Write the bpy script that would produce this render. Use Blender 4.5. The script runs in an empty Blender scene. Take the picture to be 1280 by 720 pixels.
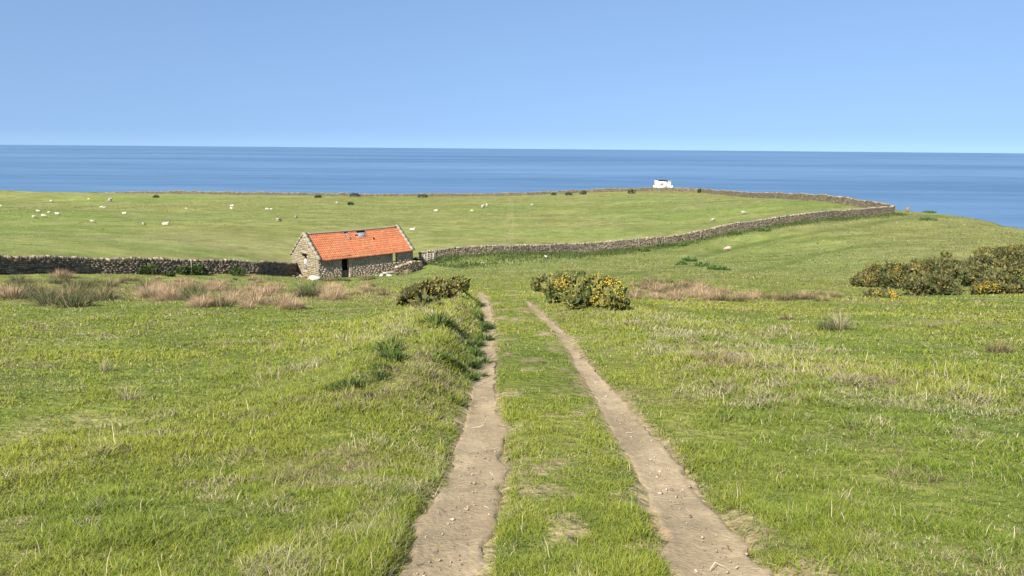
import bpy, math
import numpy as np
from mathutils import Vector

rng = np.random.default_rng(11)
scene = bpy.context.scene
COL = scene.collection
R = math.radians

# ------------------------------------------------------------------ noise
def _hash(ix, iy, s):
    n = (ix * 374761393 + iy * 668265263 + s * 144269504) & 0x7fffffff
    n = ((n ^ (n >> 13)) * 1274126177) & 0x7fffffff
    n = n ^ (n >> 16)
    return (n & 0xffff) / 65535.0

def vnoise(x, y, s=0):
    x = np.asarray(x, float); y = np.asarray(y, float)
    fx = np.floor(x); fy = np.floor(y)
    ix = fx.astype(np.int64); iy = fy.astype(np.int64)
    tx = x - fx; ty = y - fy
    tx = tx * tx * tx * (tx * (tx * 6 - 15) + 10); ty = ty * ty * ty * (ty * (ty * 6 - 15) + 10)
    a = _hash(ix, iy, s); b = _hash(ix + 1, iy, s); c = _hash(ix, iy + 1, s); d = _hash(ix + 1, iy + 1, s)
    return (a * (1 - tx) + b * tx) * (1 - ty) + (c * (1 - tx) + d * tx) * ty

def fbm(x, y, o=4, s=0):
    t = 0.0; a = 0.5; n = 0.0
    x = np.asarray(x, float); y = np.asarray(y, float)
    for k in range(o):
        t = t + a * vnoise(x + 17.3 * k, y - 9.1 * k, s + k * 7); n += a
        x, y = (x * 1.6 + y * 1.2), (y * 1.6 - x * 1.2); a *= 0.5
    return t / n

def sstep(a, b, x):
    t = np.clip((np.asarray(x, float) - a) / (b - a), 0, 1)
    return t * t * (3 - 2 * t)

# ------------------------------------------------------------------ camera (photo 1280 x 720)
F = 967.0
EYE = 1.65
PITCH = math.atan((360 - 184.3) / F)
ROLL = R(0.48)
_fwd = np.array([0, math.cos(PITCH), -math.sin(PITCH)])
_up0 = np.array([0, math.sin(PITCH), math.cos(PITCH)])
_r0 = np.array([1.0, 0, 0])
_right = _r0 * math.cos(ROLL) + _up0 * math.sin(ROLL)
_up = _up0 * math.cos(ROLL) - _r0 * math.sin(ROLL)

def ray(px, py):
    d = _fwd + _right * ((px - 640) / F) - _up * ((py - 360) / F)
    return d / np.linalg.norm(d)

def at(px, py, Y):
    d = ray(px, py)
    p = d * (Y / d[1])
    return np.array([p[0], p[1], p[2] + EYE])

# ------------------------------------------------------------------ terrain (surveyed heights, thin-plate spline)
CTRL = [
    # left pasture down to the wall and the barn
    (300, 388, 22), (0, 388, 22), (-200, 388, 22.5), (100, 360, 35), (300, 360, 41), (0, 355, 40),
    (-150, 341, 52), (0, 341, 58), (100, 340, 64), (200, 341.5, 70), (320, 342, 78), (365, 343, 88),
    (400, 349.5, 85), (440, 346, 88), (517, 338, 94.4), (450, 362, 52), (480, 350, 68),
    (-150, 318, 60), (0, 318, 67), (100, 316, 74), (200, 315, 84), (320, 316, 96), (0, 300, 85), (0, 280, 120),
    (0, 260, 172), (0, 247, 250), (0, 243, 285), (-200, 260, 170), (-200, 243, 285), (-200, 285, 100),
    (200, 292, 112), (207, 280, 131), (200, 260, 180), (200, 247, 265), (200, 243.5, 290),
    (400, 300, 115), (400, 270, 165), (400, 247, 265), (420, 244.5, 290),
    # crest of the track and the dip behind it
    (600, 366, 33), (660, 366, 33), (560, 375, 28), (600, 352, 50), (600, 340, 74), (600, 330, 92), (540, 323, 100), (560, 340, 72),
    (640, 317, 104), (700, 352, 47), (700, 335, 78), (720, 316, 109),
    (640, 290, 137), (640, 265, 187), (640, 247, 268), (640, 244, 290),
    (780, 388, 22.6), (700, 373, 27), (850, 378, 29), (900, 371, 34), (900, 345, 56), (900, 330, 80), (905, 314, 104), (900, 293, 118),
    (800, 309, 112), (800, 330, 82), (800, 350, 52),
    (850, 275, 152), (850, 252, 220), (850, 240, 285), (828, 238, 296),
    # hillside on the right
    (1000, 372, 34), (1000, 345, 62), (1000, 330, 80), (1000, 300, 106), (1000, 278, 124), (1000, 262, 150), (1000, 250, 178),
    (1113, 267, 140), (1060, 272, 132), (1100, 330, 72), (1100, 300, 100), (1135, 264.5, 150), (1120, 375, 34),
    (1160, 367, 44), (1240, 372, 38), (1280, 371, 36), (1400, 371, 36), (1240, 330, 66), (1280, 330, 62), (1200, 300, 96), (1280, 300, 95),
    (1200, 271, 145), (1280, 284, 125), (1400, 300, 112), (1400, 330, 60), (1160, 320, 76), (1200, 345, 56),
]
_pts = []; _val = []
def _uv(x, y):
    x = np.asarray(x, float); y = np.asarray(y, float)
    yy = np.maximum(y, 0.6)
    u = np.clip(np.arctan2(x, yy), -0.74, 0.74)
    r = np.clip(np.hypot(x, y), 0, 310)
    return u * 1.7, np.log(r + 4.0)
for px, py, Y in CTRL:
    p = at(px, py, Y)
    _pts.append(_uv(p[0], p[1])); _val.append(p[2] + 0.135 * p[1])
for r_ in (0.5, 5, 10, 16):
    for a_ in (-0.7, -0.35, 0, 0.35, 0.7):
        x_, y_ = r_ * math.sin(a_), r_ * math.cos(a_)
        _pts.append(_uv(x_, y_)); _val.append(0.0)
_pts = np.array(_pts, float).reshape(-1, 2); _val = np.array(_val)
def _k(d2):
    return np.where(d2 > 1e-12, 0.5 * d2 * np.log(np.maximum(d2, 1e-12)), 0.0)
_n = len(_pts)
_A = np.zeros((_n + 3, _n + 3))
_d2 = ((_pts[:, None, :] - _pts[None, :, :]) ** 2).sum(-1)
_A[:_n, :_n] = _k(_d2) + np.eye(_n) * 0.0015
_A[:_n, _n] = 1; _A[:_n, _n + 1:] = _pts
_A[_n, :_n] = 1; _A[_n + 1:, :_n] = _pts.T
_w = np.linalg.solve(_A, np.concatenate([_val, np.zeros(3)]))

def _tps(x, y):
    u, v = _uv(x, y)
    u = u.ravel(); v = v.ravel(); out = np.empty(u.shape)
    for i in range(0, len(u), 60000):
        a = u[i:i + 60000]; b = v[i:i + 60000]
        d2 = (a[:, None] - _pts[None, :, 0]) ** 2 + (b[:, None] - _pts[None, :, 1]) ** 2
        out[i:i + 60000] = _k(d2) @ _w[:_n] + _w[_n] + a * _w[_n + 1] + b * _w[_n + 2]
    return out.reshape(np.shape(x))

# coast edge: distance of the cliff top seen at each bearing
_EDGE = [(-400, 300), (0, 296), (480, 300), (800, 308), (880, 300), (940, 235), (1000, 192), (1060, 168), (1113, 156), (1135, 152), (1200, 144), (1280, 124), (1400, 112), (1700, 95)]
_eb = []; _ed = []
for px, Y in _EDGE:
    p = at(px, 250, Y); _eb.append(math.atan2(p[0], p[1])); _ed.append(math.hypot(p[0], p[1]))

# ruts: pixel rows (y, left edge, right edge)
RUT_L = [(720, 474, 608), (690, 497, 611), (650, 517, 618), (620, 533, 630), (590, 553, 632), (560, 562, 632), (530, 574, 631), (500, 583, 624), (475, 588, 621),
         (450, 592, 622), (437, 597, 621), (425, 600, 620), (400, 602, 619), (385, 601, 615), (375, 600, 611), (367, 595, 603)]
RUT_R = [(720, 842, 1006), (690, 830, 956), (650, 815, 916), (600, 800, 866), (560, 776, 842), (540, 763, 822), (520, 754, 802), (500, 744, 784), (480, 732, 762), (460, 720, 745), (445, 711, 731),
         (430, 703, 721), (415, 694, 707), (400, 678, 691), (385, 661, 671), (376, 652, 657)]
def plane_hit(px, py):
    lo, hi = 1.0, 60.0
    for _ in range(40):
        m = 0.5 * (lo + hi)
        p = at(px, py, m)
        if p[2] > float(_tps(np.array([p[0]]), np.array([p[1]]))[0]) - 0.135 * p[1]: lo = m
        else: hi = m
    return at(px, py, lo)
def rut_profile(rows):
    ys, xc, hw = [], [], []
    for py, l, r in rows:
        a = plane_hit(l, py); b = plane_hit(r, py)
        ys.append((a[1] + b[1]) / 2); xc.append((a[0] + b[0]) / 2); hw.append(abs(b[0] - a[0]) / 2)
    ys = np.array(ys); o = np.argsort(ys); ys = ys[o]; xc = np.array(xc)[o]; hw = np.array(hw)[o]
    s = (xc[2] - xc[0]) / (ys[2] - ys[0])
    ys = np.concatenate([[-5.0], ys]); xc = np.concatenate([[xc[0] - 0.6 * s * (ys[1] + 5)], xc]); hw = np.concatenate([[hw[0]], hw])
    return ys, xc, np.maximum(hw, 0.09)
RUTS = [rut_profile(RUT_L), rut_profile(RUT_R)]
def rut_t(x, y, k):
    ys, xc, hw = RUTS[k]
    c = np.interp(y, ys, xc); w = np.interp(y, ys, hw)
    end = sstep(ys[-1] + 1.5, ys[-1] - 2.5, y)
    w2 = w * (1 + 0.45 * (fbm(x * 1.7, y * 1.1, 3, 90 + k) - 0.5)) * (0.15 + 0.85 * end) + 1e-3
    return (x - c) / w2 * (1 + 60 * sstep(ys[-1] - 0.6, ys[-1] + 1.2, y))

def H(x, y, ruts=True):
    x = np.asarray(x, float); y = np.asarray(y, float)
    z = _tps(x, y) - 0.135 * y
    r = np.hypot(x, y)
    b = np.arctan2(x, np.maximum(y, 0.6))
    e = np.interp(b, _eb, _ed) + 8 * (fbm(b * 14, r * 0, 3, 5) - 0.5)
    s = np.maximum(r - e, 0)
    z = z - 1.3 * (np.sqrt(s * s + 16) - 4)
    # relief
    near = sstep(140, 50, r)
    z = z + 0.10 * (fbm(x / 2.6, y / 2.6, 3, 3) - 0.5) * (0.35 + 0.65 * near) + 0.30 * (fbm(x / 9, y / 9, 2, 4) - 0.5) * sstep(4, 25, r)
    z = z + 0.5 * (fbm(x / 30, y / 30, 2, 14) - 0.5) * sstep(60, 140, r)
    z = z + 0.045 * (fbm(x / 0.55, y / 0.55, 2, 8) - 0.5) * sstep(60, 20, r)
    # bank beside the left rut
    ys, xc, hw = RUTS[0]
    d = np.interp(y, ys, xc) - np.interp(y, ys, hw) - x
    z = z + 0.36 * sstep(0.0, 0.6, d) * sstep(2.7, 1.0, d) * sstep(5, 10, y) * sstep(34, 27, y)
    ys, xc, hw = RUTS[1]
    d = x - np.interp(y, ys, xc) - np.interp(y, ys, hw)
    z = z + 0.18 * sstep(0.2, 1.3, d) * sstep(4.2, 1.8, d) * sstep(5, 10, y) * sstep(30, 24, y)
    if ruts:
        for k in (0, 1):
            t = np.abs(rut_t(x, y, k))
            z = z - 0.07 * sstep(1.3, 0.85, t)
    return z
def h1(x, y, ruts=True): return float(H(np.array([x]), np.array([y]), ruts)[0])

def hit(px, py, y0=2.0, y1=330.0):
    Y = np.exp(np.linspace(math.log(y0), math.log(y1), 900))
    d = ray(px, py)
    P = d[None, :] * (Y / d[1])[:, None]
    dz = P[:, 2] + EYE - H(P[:, 0], P[:, 1])
    i = int(np.argmax(dz < 0)) if (dz < 0).any() else int(np.argmin(dz))
    if i > 0 and dz[i] < 0:
        t = dz[i - 1] / (dz[i - 1] - dz[i]); p = P[i - 1] * (1 - t) + P[i] * t
    else: p = P[i]
    return float(p[0]), float(p[1])

# ------------------------------------------------------------------ mesh helpers
def mesh_np(name, V, F4=None, F3=None, col=None, smooth=False):
    V = np.asarray(V, np.float32).reshape(-1, 3)
    F4 = np.zeros((0, 4), np.int32) if F4 is None else np.asarray(F4, np.int32).reshape(-1, 4)
    F3 = np.zeros((0, 3), np.int32) if F3 is None else np.asarray(F3, np.int32).reshape(-1, 3)
    me = bpy.data.meshes.new(name)
    me.vertices.add(len(V)); me.vertices.foreach_set('co', V.ravel())
    loops = np.concatenate([F4.ravel(), F3.ravel()]).astype(np.int32)
    me.loops.add(len(loops)); me.loops.foreach_set('vertex_index', loops)
    n4, n3 = len(F4), len(F3)
    starts = np.concatenate([np.arange(n4) * 4, n4 * 4 + np.arange(n3) * 3]).astype(np.int32)
    me.polygons.add(n4 + n3); me.polygons.foreach_set('loop_start', starts)
    if smooth: me.polygons.foreach_set('use_smooth', np.ones(n4 + n3, bool))
    if col is not None:
        c = np.ones((len(V), 4), np.float32); c[:, :3] = np.clip(col, 0, 1)
        a = me.color_attributes.new('Col', 'FLOAT_COLOR', 'POINT'); a.data.foreach_set('color', c.ravel())
    me.update(calc_edges=True); me.validate()
    return me

def link(name, me, mat=None, parent=None):
    o = bpy.data.objects.new(name, me); COL.objects.link(o)
    if mat is not None and me is not None and not me.materials: me.materials.append(mat)
    if parent is not None: o.parent = parent
    return o
def empty(name, loc=(0, 0, 0), rz=0.0):
    o = bpy.data.objects.new(name, None); COL.objects.link(o)
    o.location = loc; o.rotation_euler = (0, 0, rz); o.empty_display_size = 0.3
    return o
def tag(o, label=None, cat=None, group=None, kind=None):
    if label: o['label'] = label
    if cat: o['category'] = cat
    if group: o['group'] = group
    if kind: o['kind'] = kind
    return o

class Acc:
    def __init__(s): s.V = []; s.F4 = []; s.F3 = []; s.C = []; s.n = 0
    def add(s, V, F4=None, F3=None, col=(0.5, 0.5, 0.5)):
        V = np.asarray(V, float).reshape(-1, 3)
        s.V.append(V)
        if F4 is not None and len(F4): s.F4.append(np.asarray(F4, int).reshape(-1, 4) + s.n)
        if F3 is not None and len(F3): s.F3.append(np.asarray(F3, int).reshape(-1, 3) + s.n)
        c = np.asarray(col, float)
        s.C.append(np.broadcast_to(c, V.shape) if c.ndim == 1 else c)
        s.n += len(V)
    def mesh(s, name, smooth=False):
        return mesh_np(name, np.concatenate(s.V), np.concatenate(s.F4) if s.F4 else None, np.concatenate(s.F3) if s.F3 else None, np.concatenate(s.C), smooth)
    def obj(s, name, mat, parent=None, smooth=False):
        return link(name, s.mesh(name, smooth), mat, parent)

_SG = np.array([[-1, -1, -1], [1, -1, -1], [1, 1, -1], [-1, 1, -1], [-1, -1, 1], [1, -1, 1], [1, 1, 1], [-1, 1, 1]], float)
_BF = np.array([[0, 3, 2, 1], [4, 5, 6, 7], [0, 1, 5, 4], [1, 2, 6, 5], [2, 3, 7, 6], [3, 0, 4, 7]])
def boxes(acc, C, U, V, W, jit=0.0, col=(0.5, 0.5, 0.5), rg=None):
    C = np.asarray(C, float).reshape(-1, 3); n = len(C)
    U = np.broadcast_to(np.asarray(U, float), (n, 3)); V = np.broadcast_to(np.asarray(V, float), (n, 3)); W = np.broadcast_to(np.asarray(W, float), (n, 3))
    P = C[:, None, :] + _SG[None, :, 0, None] * U[:, None, :] + _SG[None, :, 1, None] * V[:, None, :] + _SG[None, :, 2, None] * W[:, None, :]
    if jit: P = P + (rg or rng).uniform(-jit, jit, P.shape)
    Fc = (_BF[None] + (np.arange(n) * 8)[:, None, None]).reshape(-1, 4)
    c = np.asarray(col, float)
    if c.ndim == 2: c = np.repeat(c, 8, axis=0)
    acc.add(P.reshape(-1, 3), Fc, None, c)
def box(acc, lo, hi, jit=0.0, col=(0.5, 0.5, 0.5)):
    lo = np.array(lo, float); hi = np.array(hi, float); h = (hi - lo) / 2
    boxes(acc, [(lo + hi) / 2], [h[0], 0, 0], [0, h[1], 0], [0, 0, h[2]], jit, col)
def tube(acc, pts, rads, n=6, col=(0.5, 0.5, 0.5)):
    pts = np.array(pts, float); rings = []
    for i, p in enumerate(pts):
        d = pts[min(i + 1, len(pts) - 1)] - pts[max(i - 1, 0)]; d = d / (np.linalg.norm(d) + 1e-9)
        a = np.cross(d, [0.3, 0.9, 0.2]); a /= np.linalg.norm(a) + 1e-9; b = np.cross(d, a)
        th = np.linspace(0, 2 * math.pi, n, endpoint=False)
        rings.append(p + rads[i] * (np.cos(th)[:, None] * a + np.sin(th)[:, None] * b))
    V = np.concatenate(rings); Fq = []
    for i in range(len(pts) - 1):
        for j in range(n):
            Fq.append((i * n + j, i * n + (j + 1) % n, (i + 1) * n + (j + 1) % n, (i + 1) * n + j))
    base = len(V); V = np.concatenate([V, pts[:1], pts[-1:]])
    Ft = [(base, (j + 1) % n, j) for j in range(n)] + [(base + 1, (len(pts) - 1) * n + j, (len(pts) - 1) * n + (j + 1) % n) for j in range(n)]
    acc.add(V, Fq, Ft, col)

# ------------------------------------------------------------------ materials
def mat(name, color=(0.5, 0.5, 0.5), attr=True, rough=0.85, spec=0.2, ns=0.0, na=0.0, bump=0.0, bs=0.0, transl=0.0, obj_coords=True, ns2=0.0, na2=0.0, upn=0.0):
    m = bpy.data.materials.new(name); m.use_nodes = True
    nt = m.node_tree; N = nt.nodes; L = nt.links
    p = N['Principled BSDF']; p.inputs['Roughness'].default_value = rough; p.inputs['Specular IOR Level'].default_value = spec
    if attr:
        a = N.new('ShaderNodeVertexColor'); a.layer_name = 'Col'; src = a.outputs['Color']
    else:
        a = N.new('ShaderNodeRGB'); a.outputs[0].default_value = (*color, 1); src = a.outputs[0]
    tc = N.new('ShaderNodeTexCoord')
    def mul(src, scale, amt, det):
        t = N.new('ShaderNodeTexNoise'); t.inputs['Scale'].default_value = scale; t.inputs['Detail'].default_value = det; t.inputs['Roughness'].default_value = 0.65
        L.new(tc.outputs['Object'], t.inputs['Vector'])
        mr = N.new('ShaderNodeMapRange'); mr.inputs['From Min'].default_value = 0.25; mr.inputs['From Max'].default_value = 0.75
        mr.inputs['To Min'].default_value = 1 - amt; mr.inputs['To Max'].default_value = 1 + amt
        L.new(t.outputs['Fac'], mr.inputs['Value'])
        v = N.new('ShaderNodeVectorMath'); v.operation = 'SCALE'
        L.new(src, v.inputs[0]); L.new(mr.outputs[0], v.inputs['Scale'])
        return v.outputs[0]
    if na: src = mul(src, ns, na, 6)
    if na2: src = mul(src, ns2, na2, 4)
    L.new(src, p.inputs['Base Color'])
    if bump:
        t = N.new('ShaderNodeTexNoise'); t.inputs['Scale'].default_value = bs; t.inputs['Detail'].default_value = 6
        L.new(tc.outputs['Object'], t.inputs['Vector'])
        b = N.new('ShaderNodeBump'); b.inputs['Strength'].default_value = 1.0; b.inputs['Distance'].default_value = bump
        L.new(t.outputs['Fac'], b.inputs['Height']); L.new(b.outputs[0], p.inputs['Normal'])
    if upn:
        g = N.new('ShaderNodeNewGeometry'); mv = N.new('ShaderNodeMix'); mv.data_type = 'VECTOR'; mv.inputs[0].default_value = upn; mv.inputs[5].default_value = (0, 0, 1)
        L.new(g.outputs['Normal'], mv.inputs[4]); nn = N.new('ShaderNodeVectorMath'); nn.operation = 'NORMALIZE'; L.new(mv.outputs[1], nn.inputs[0]); L.new(nn.outputs[0], p.inputs['Normal'])
    if transl:
        t = N.new('ShaderNodeBsdfTranslucent'); L.new(src, t.inputs['Color'])
        mx = N.new('ShaderNodeMixShader'); mx.inputs[0].default_value = transl
        L.new(p.outputs[0], mx.inputs[1]); L.new(t.outputs[0], mx.inputs[2]); L.new(mx.outputs[0], N['Material Output'].inputs['Surface'])
    return m

M_turf = mat('turf', ns=9.0, na=0.45, ns2=0.45, na2=0.30, bump=0.10, bs=7.0, rough=0.95, spec=0.1)
M_dirt = mat('dry_earth', ns=22.0, na=0.22, ns2=2.3, na2=0.14, bump=0.010, bs=34.0, rough=0.95, spec=0.1)
M_grass = mat('grass_blades', rough=0.6, spec=0.2, transl=0.30, upn=0.55)
M_leaf = mat('leaves', rough=0.6, spec=0.2, transl=0.2, upn=0.35)
M_petal = mat('petals', rough=0.7, spec=0.2, transl=0.2)
M_wood = mat('weathered_wood', rough=0.85, ns=6.0, na=0.3)
M_stone = mat('stone', rough=0.92, ns=7.0, na=0.28, ns2=30.0, na2=0.15, bump=0.02, bs=14.0)
M_core = mat('wall_core', attr=False, color=(0.10, 0.085, 0.065), ns=4.0, na=0.3)
M_tile = mat('clay_tile', rough=0.8, ns=5.0, na=0.12, ns2=22.0, na2=0.12)
M_wool = mat('wool', rough=0.95, ns=12.0, na=0.1, bump=0.02, bs=25.0)
M_paint = mat('painted_render', rough=0.7, ns=2.0, na=0.05)
M_dark = mat('dark_felt', attr=False, color=(0.035, 0.037, 0.045), ns=3.0, na=0.2)
M_glass = mat('dark_glass', attr=False, color=(0.03, 0.04, 0.05), rough=0.1, spec=0.5)

# ------------------------------------------------------------------ ground sheet
def axis(parts):
    out = []
    for a, b, st in parts: out.append(np.arange(a, b, st))
    return np.concatenate(out)
gx = axis([(-760, -260, 25), (-260, -60, 3), (-60, -14, 0.7), (-14, 14, 0.16), (14, 60, 0.7), (60, 160, 2.5), (160, 760, 25)])
gy = axis([(-160, -6, 7), (-6, 3, 0.5), (3, 16, 0.14), (16, 40, 0.3), (40, 110, 0.8), (110, 340, 2.2), (340, 460, 10)])
X, Y = np.meshgrid(gx, gy); Z = H(X, Y)
wall_l = [(-190, 48.5), (-60, 55), (0, 58), (100, 64), (200, 70), (320, 78), (372, 89)]
wall_r = [(524, 99), (560, 101), (640, 104.5), (720, 109.5), (800, 112.5), (840, 114), (900, 118), (1000, 125), (1060, 132.5), (1113, 140)]
wall_c = [(1113, 140), (1090, 150), (1050, 162), (1000, 178), (940, 216), (900, 252), (870, 280), (840, 288), (760, 289), (640, 287), (480, 285), (300, 285), (100, 286)]
def to_xy(path): return np.array([at(px, 300, Yd)[:2] for px, Yd in path])
WL, WR, WC = to_xy(wall_l), to_xy(wall_r), to_xy(wall_c)
def poly_dist(x, y, P):
    d = np.full(np.shape(x), 1e9)
    for a, b in zip(P[:-1], P[1:]):
        ab = b - a; t = np.clip(((x - a[0]) * ab[0] + (y - a[1]) * ab[1]) / (ab @ ab), 0, 1)
        d = np.minimum(d, np.hypot(x - a[0] - t * ab[0], y - a[1] - t * ab[1]))
    return d
sheep_path = np.array([hit(*p)[:2] for p in ((870, 322), (905, 313), (960, 301), (1010, 293), (1060, 285), (1130, 274), (1180, 270))])
more_paths = [np.array([hit(*p)[:2] for p in q]) for q in (((740, 347), (850, 334), (930, 327), (1000, 322)), ((1000, 303), (1080, 294), (1180, 285), (1255, 284)), ((930, 340), (1020, 318), (1120, 303)))]
belt_l = np.array([hit(*p) for p in ((-40, 362), (60, 362), (150, 362), (260, 366), (340, 368), (420, 366))])
belt_r = np.array([hit(*p) for p in ((780, 366), (850, 368), (900, 371), (980, 372), (1060, 372))])

def spill_mask(x, y):      # crumbled bare edge beside the right rut, nearest the viewer
    t = rut_t(x, y, 1)
    return sstep(0.8, 1.0, t) * sstep(2.1, 1.3, t) * sstep(6.2, 4.6, y) * sstep(0.42, 0.56, fbm(x / 0.28, y / 0.35, 3, 37))
def ground_colour(x, y):
    r = np.hypot(x, y)[..., None]
    a = fbm(x / 7, y / 7, 4, 21)[..., None]; b = fbm(x / 1.3, y / 1.3, 3, 22)[..., None]; c = fbm(x / 40, y / 25, 3, 23)[..., None]
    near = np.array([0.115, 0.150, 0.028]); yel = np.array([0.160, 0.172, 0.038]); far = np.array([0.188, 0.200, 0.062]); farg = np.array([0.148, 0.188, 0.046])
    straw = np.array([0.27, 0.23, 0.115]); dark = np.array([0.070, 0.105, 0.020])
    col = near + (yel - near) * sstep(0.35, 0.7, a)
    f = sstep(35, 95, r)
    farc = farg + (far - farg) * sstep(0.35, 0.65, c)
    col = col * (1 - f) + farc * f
    col = col + (straw - col) * (0.45 * sstep(0.55, 0.8, b) * (1 - 0.6 * f))
    col = col + (dark - col) * (0.40 * sstep(0.5, 0.25, b) * (1 - 0.4 * f))
    # right hillside is rougher and yellower
    hill = (sstep(25, 55, x) * sstep(50, 75, y) * sstep(150, 130, y))[..., None]
    s1 = fbm(x / 11, y / 5, 4, 24)[..., None]; s2 = fbm(x / 3.2, y / 2.0, 3, 25)[..., None]
    col = col * (1 + f * (0.50 * (s1 - 0.5) + 0.45 * (s2 - 0.5)))
    col = col + (np.array([0.26, 0.23, 0.12]) - col) * f * 0.28 * sstep(0.60, 0.75, fbm(x / 24, y / 9, 4, 26)[..., None])
    col = col + (np.array([0.190, 0.185, 0.066]) * (1 + 0.9 * (s2 - 0.5)) - col) * 0.6 * hill
    # worn sheep path
    dp = np.minimum(poly_dist(x, y, sheep_path), np.minimum.reduce([poly_dist(x, y, q) for q in more_paths]) + 0.5)[..., None]
    col = col + (dark * 1.05 - col) * 0.6 * sstep(2.0, 0.4, dp)
    for P, wd in ((belt_l, 9.0), (belt_r, 3.0)):
        db = poly_dist(x, y, P)[..., None]
        col = col + (np.array([0.2, 0.16, 0.085]) - col) * 0.35 * sstep(wd, wd * 0.35, db) * sstep(0.35, 0.6, a)
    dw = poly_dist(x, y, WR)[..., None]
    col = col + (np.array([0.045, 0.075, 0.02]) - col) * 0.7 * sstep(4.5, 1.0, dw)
    # bare scraps between the ruts and along their edges
    mid = (sstep(0.0, 0.5, rut_t(x, y, 0)) * sstep(0.0, 0.5, -rut_t(x, y, 1)))[..., None]
    bare = sstep(0.59, 0.70, fbm(x / 0.32, y / 0.5, 4, 31))[..., None] * mid
    nz = 1.2 * (fbm(x / 0.3, y / 0.4, 3, 36) - 0.5)
    edge = np.maximum(sstep(1.6, 1.1, np.abs(rut_t(x, y, 0)) + nz), sstep(1.6, 1.1, np.abs(rut_t(x, y, 1)) + nz))[..., None]
    col = col + (np.array([0.29, 0.225, 0.13]) - col) * np.maximum(np.maximum(bare * 0.8, edge * 0.8), spill_mask(x, y)[..., None] * 0.9)
    # cliff
    cl = sstep(3.0, 12.0, np.hypot(x, y) - np.interp(np.arctan2(x, np.maximum(y, 0.6)), _eb, _ed))[..., None]
    col = col + (np.array([0.17, 0.13, 0.09]) - col) * cl
    return col
ny, nx = X.shape
idx = np.arange(nx * ny).reshape(ny, nx)
q = np.stack([idx[:-1, :-1], idx[:-1, 1:], idx[1:, 1:], idx[1:, :-1]], -1).reshape(-1, 4)
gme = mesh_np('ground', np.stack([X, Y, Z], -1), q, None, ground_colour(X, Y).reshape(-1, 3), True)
tag(link('ground', gme, M_turf), 'green sheep pasture sloping down to the cliff edge', kind='structure')

# ------------------------------------------------------------------ dirt ruts
def make_rut(k):
    ys, xc, hw = RUTS[k]
    yy = np.concatenate([np.arange(-5, 16, 0.05), np.arange(16, ys[-1] + 0.5, 0.14)])
    T = np.array([-1.3, -1.2, -1.1, -1.02, -0.95, -0.88, -0.8, -0.7, -0.6, -0.4, -0.2, 0, 0.2, 0.4, 0.6, 0.7, 0.8, 0.88, 0.95, 1.02, 1.1, 1.2, 1.3])
    YY, TT = np.meshgrid(yy, T, indexing='ij')
    c = np.interp(YY, ys, xc); w = np.interp(YY, ys, hw); end = sstep(ys[-1] + 1.5, ys[-1] - 2.5, YY)
    sgn = np.where(TT < 0, 0, 50)
    w2 = w * (1 + (0.55 * (fbm(YY * 1.0 + sgn, YY * 0 + k * 9, 4, 77) - 0.5) + 0.35 * (fbm(YY * 4.5 + sgn, YY * 0 + k * 9, 2, 78) - 0.5)) * sstep(0.3, 1.0, np.abs(TT))) * (0.12 + 0.88 * end)
    XX = c + TT * w2
    z = H(XX, YY, False)
    at_ = np.abs(TT)
    z = z - 0.040 - 0.014 * sstep(0.9, 0.3, at_) - 0.085 * sstep(0.84, 1.12, at_ + 0.75 * (fbm(XX / 0.14, YY / 0.2, 3, 46) - 0.5) * sstep(0.5, 0.9, at_)) + 0.002
    z = z + 0.013 * (fbm(XX / 0.12, YY / 0.12, 3, 41) - 0.5) + 0.018 * (fbm(XX / 0.4, YY / 0.7, 2, 42) - 0.5)
    n1 = fbm(XX / 0.5, YY / 1.1, 4, 43)[..., None]; n2 = fbm(XX / 0.08, YY / 0.08, 2, 44)[..., None]
    col = np.array([0.318, 0.250, 0.154]) + (np.array([0.255, 0.199, 0.121]) - np.array([0.318, 0.250, 0.154])) * sstep(0.35, 0.7, n1)
    col = col + (np.array([0.27, 0.205, 0.135]) - col) * 0.5 * sstep(0.7, 1.05, at_)[..., None]
    col = col * (0.86 + 0.28 * n2)
    a, b = YY.shape; ii = np.arange(a * b).reshape(a, b)
    q = np.stack([ii[:-1, :-1], ii[:-1, 1:], ii[1:, 1:], ii[1:, :-1]], -1).reshape(-1, 4)
    o = link('dirt_track', mesh_np('dirt_track', np.stack([XX, YY, z], -1), q, None, col.reshape(-1, 3), True), M_dirt)
    tag(o, ['bare earth wheel rut on the left of the grass strip', 'bare earth wheel rut on the right of the grass strip'][k], kind='structure')
for k in (0, 1): make_rut(k)

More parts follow.
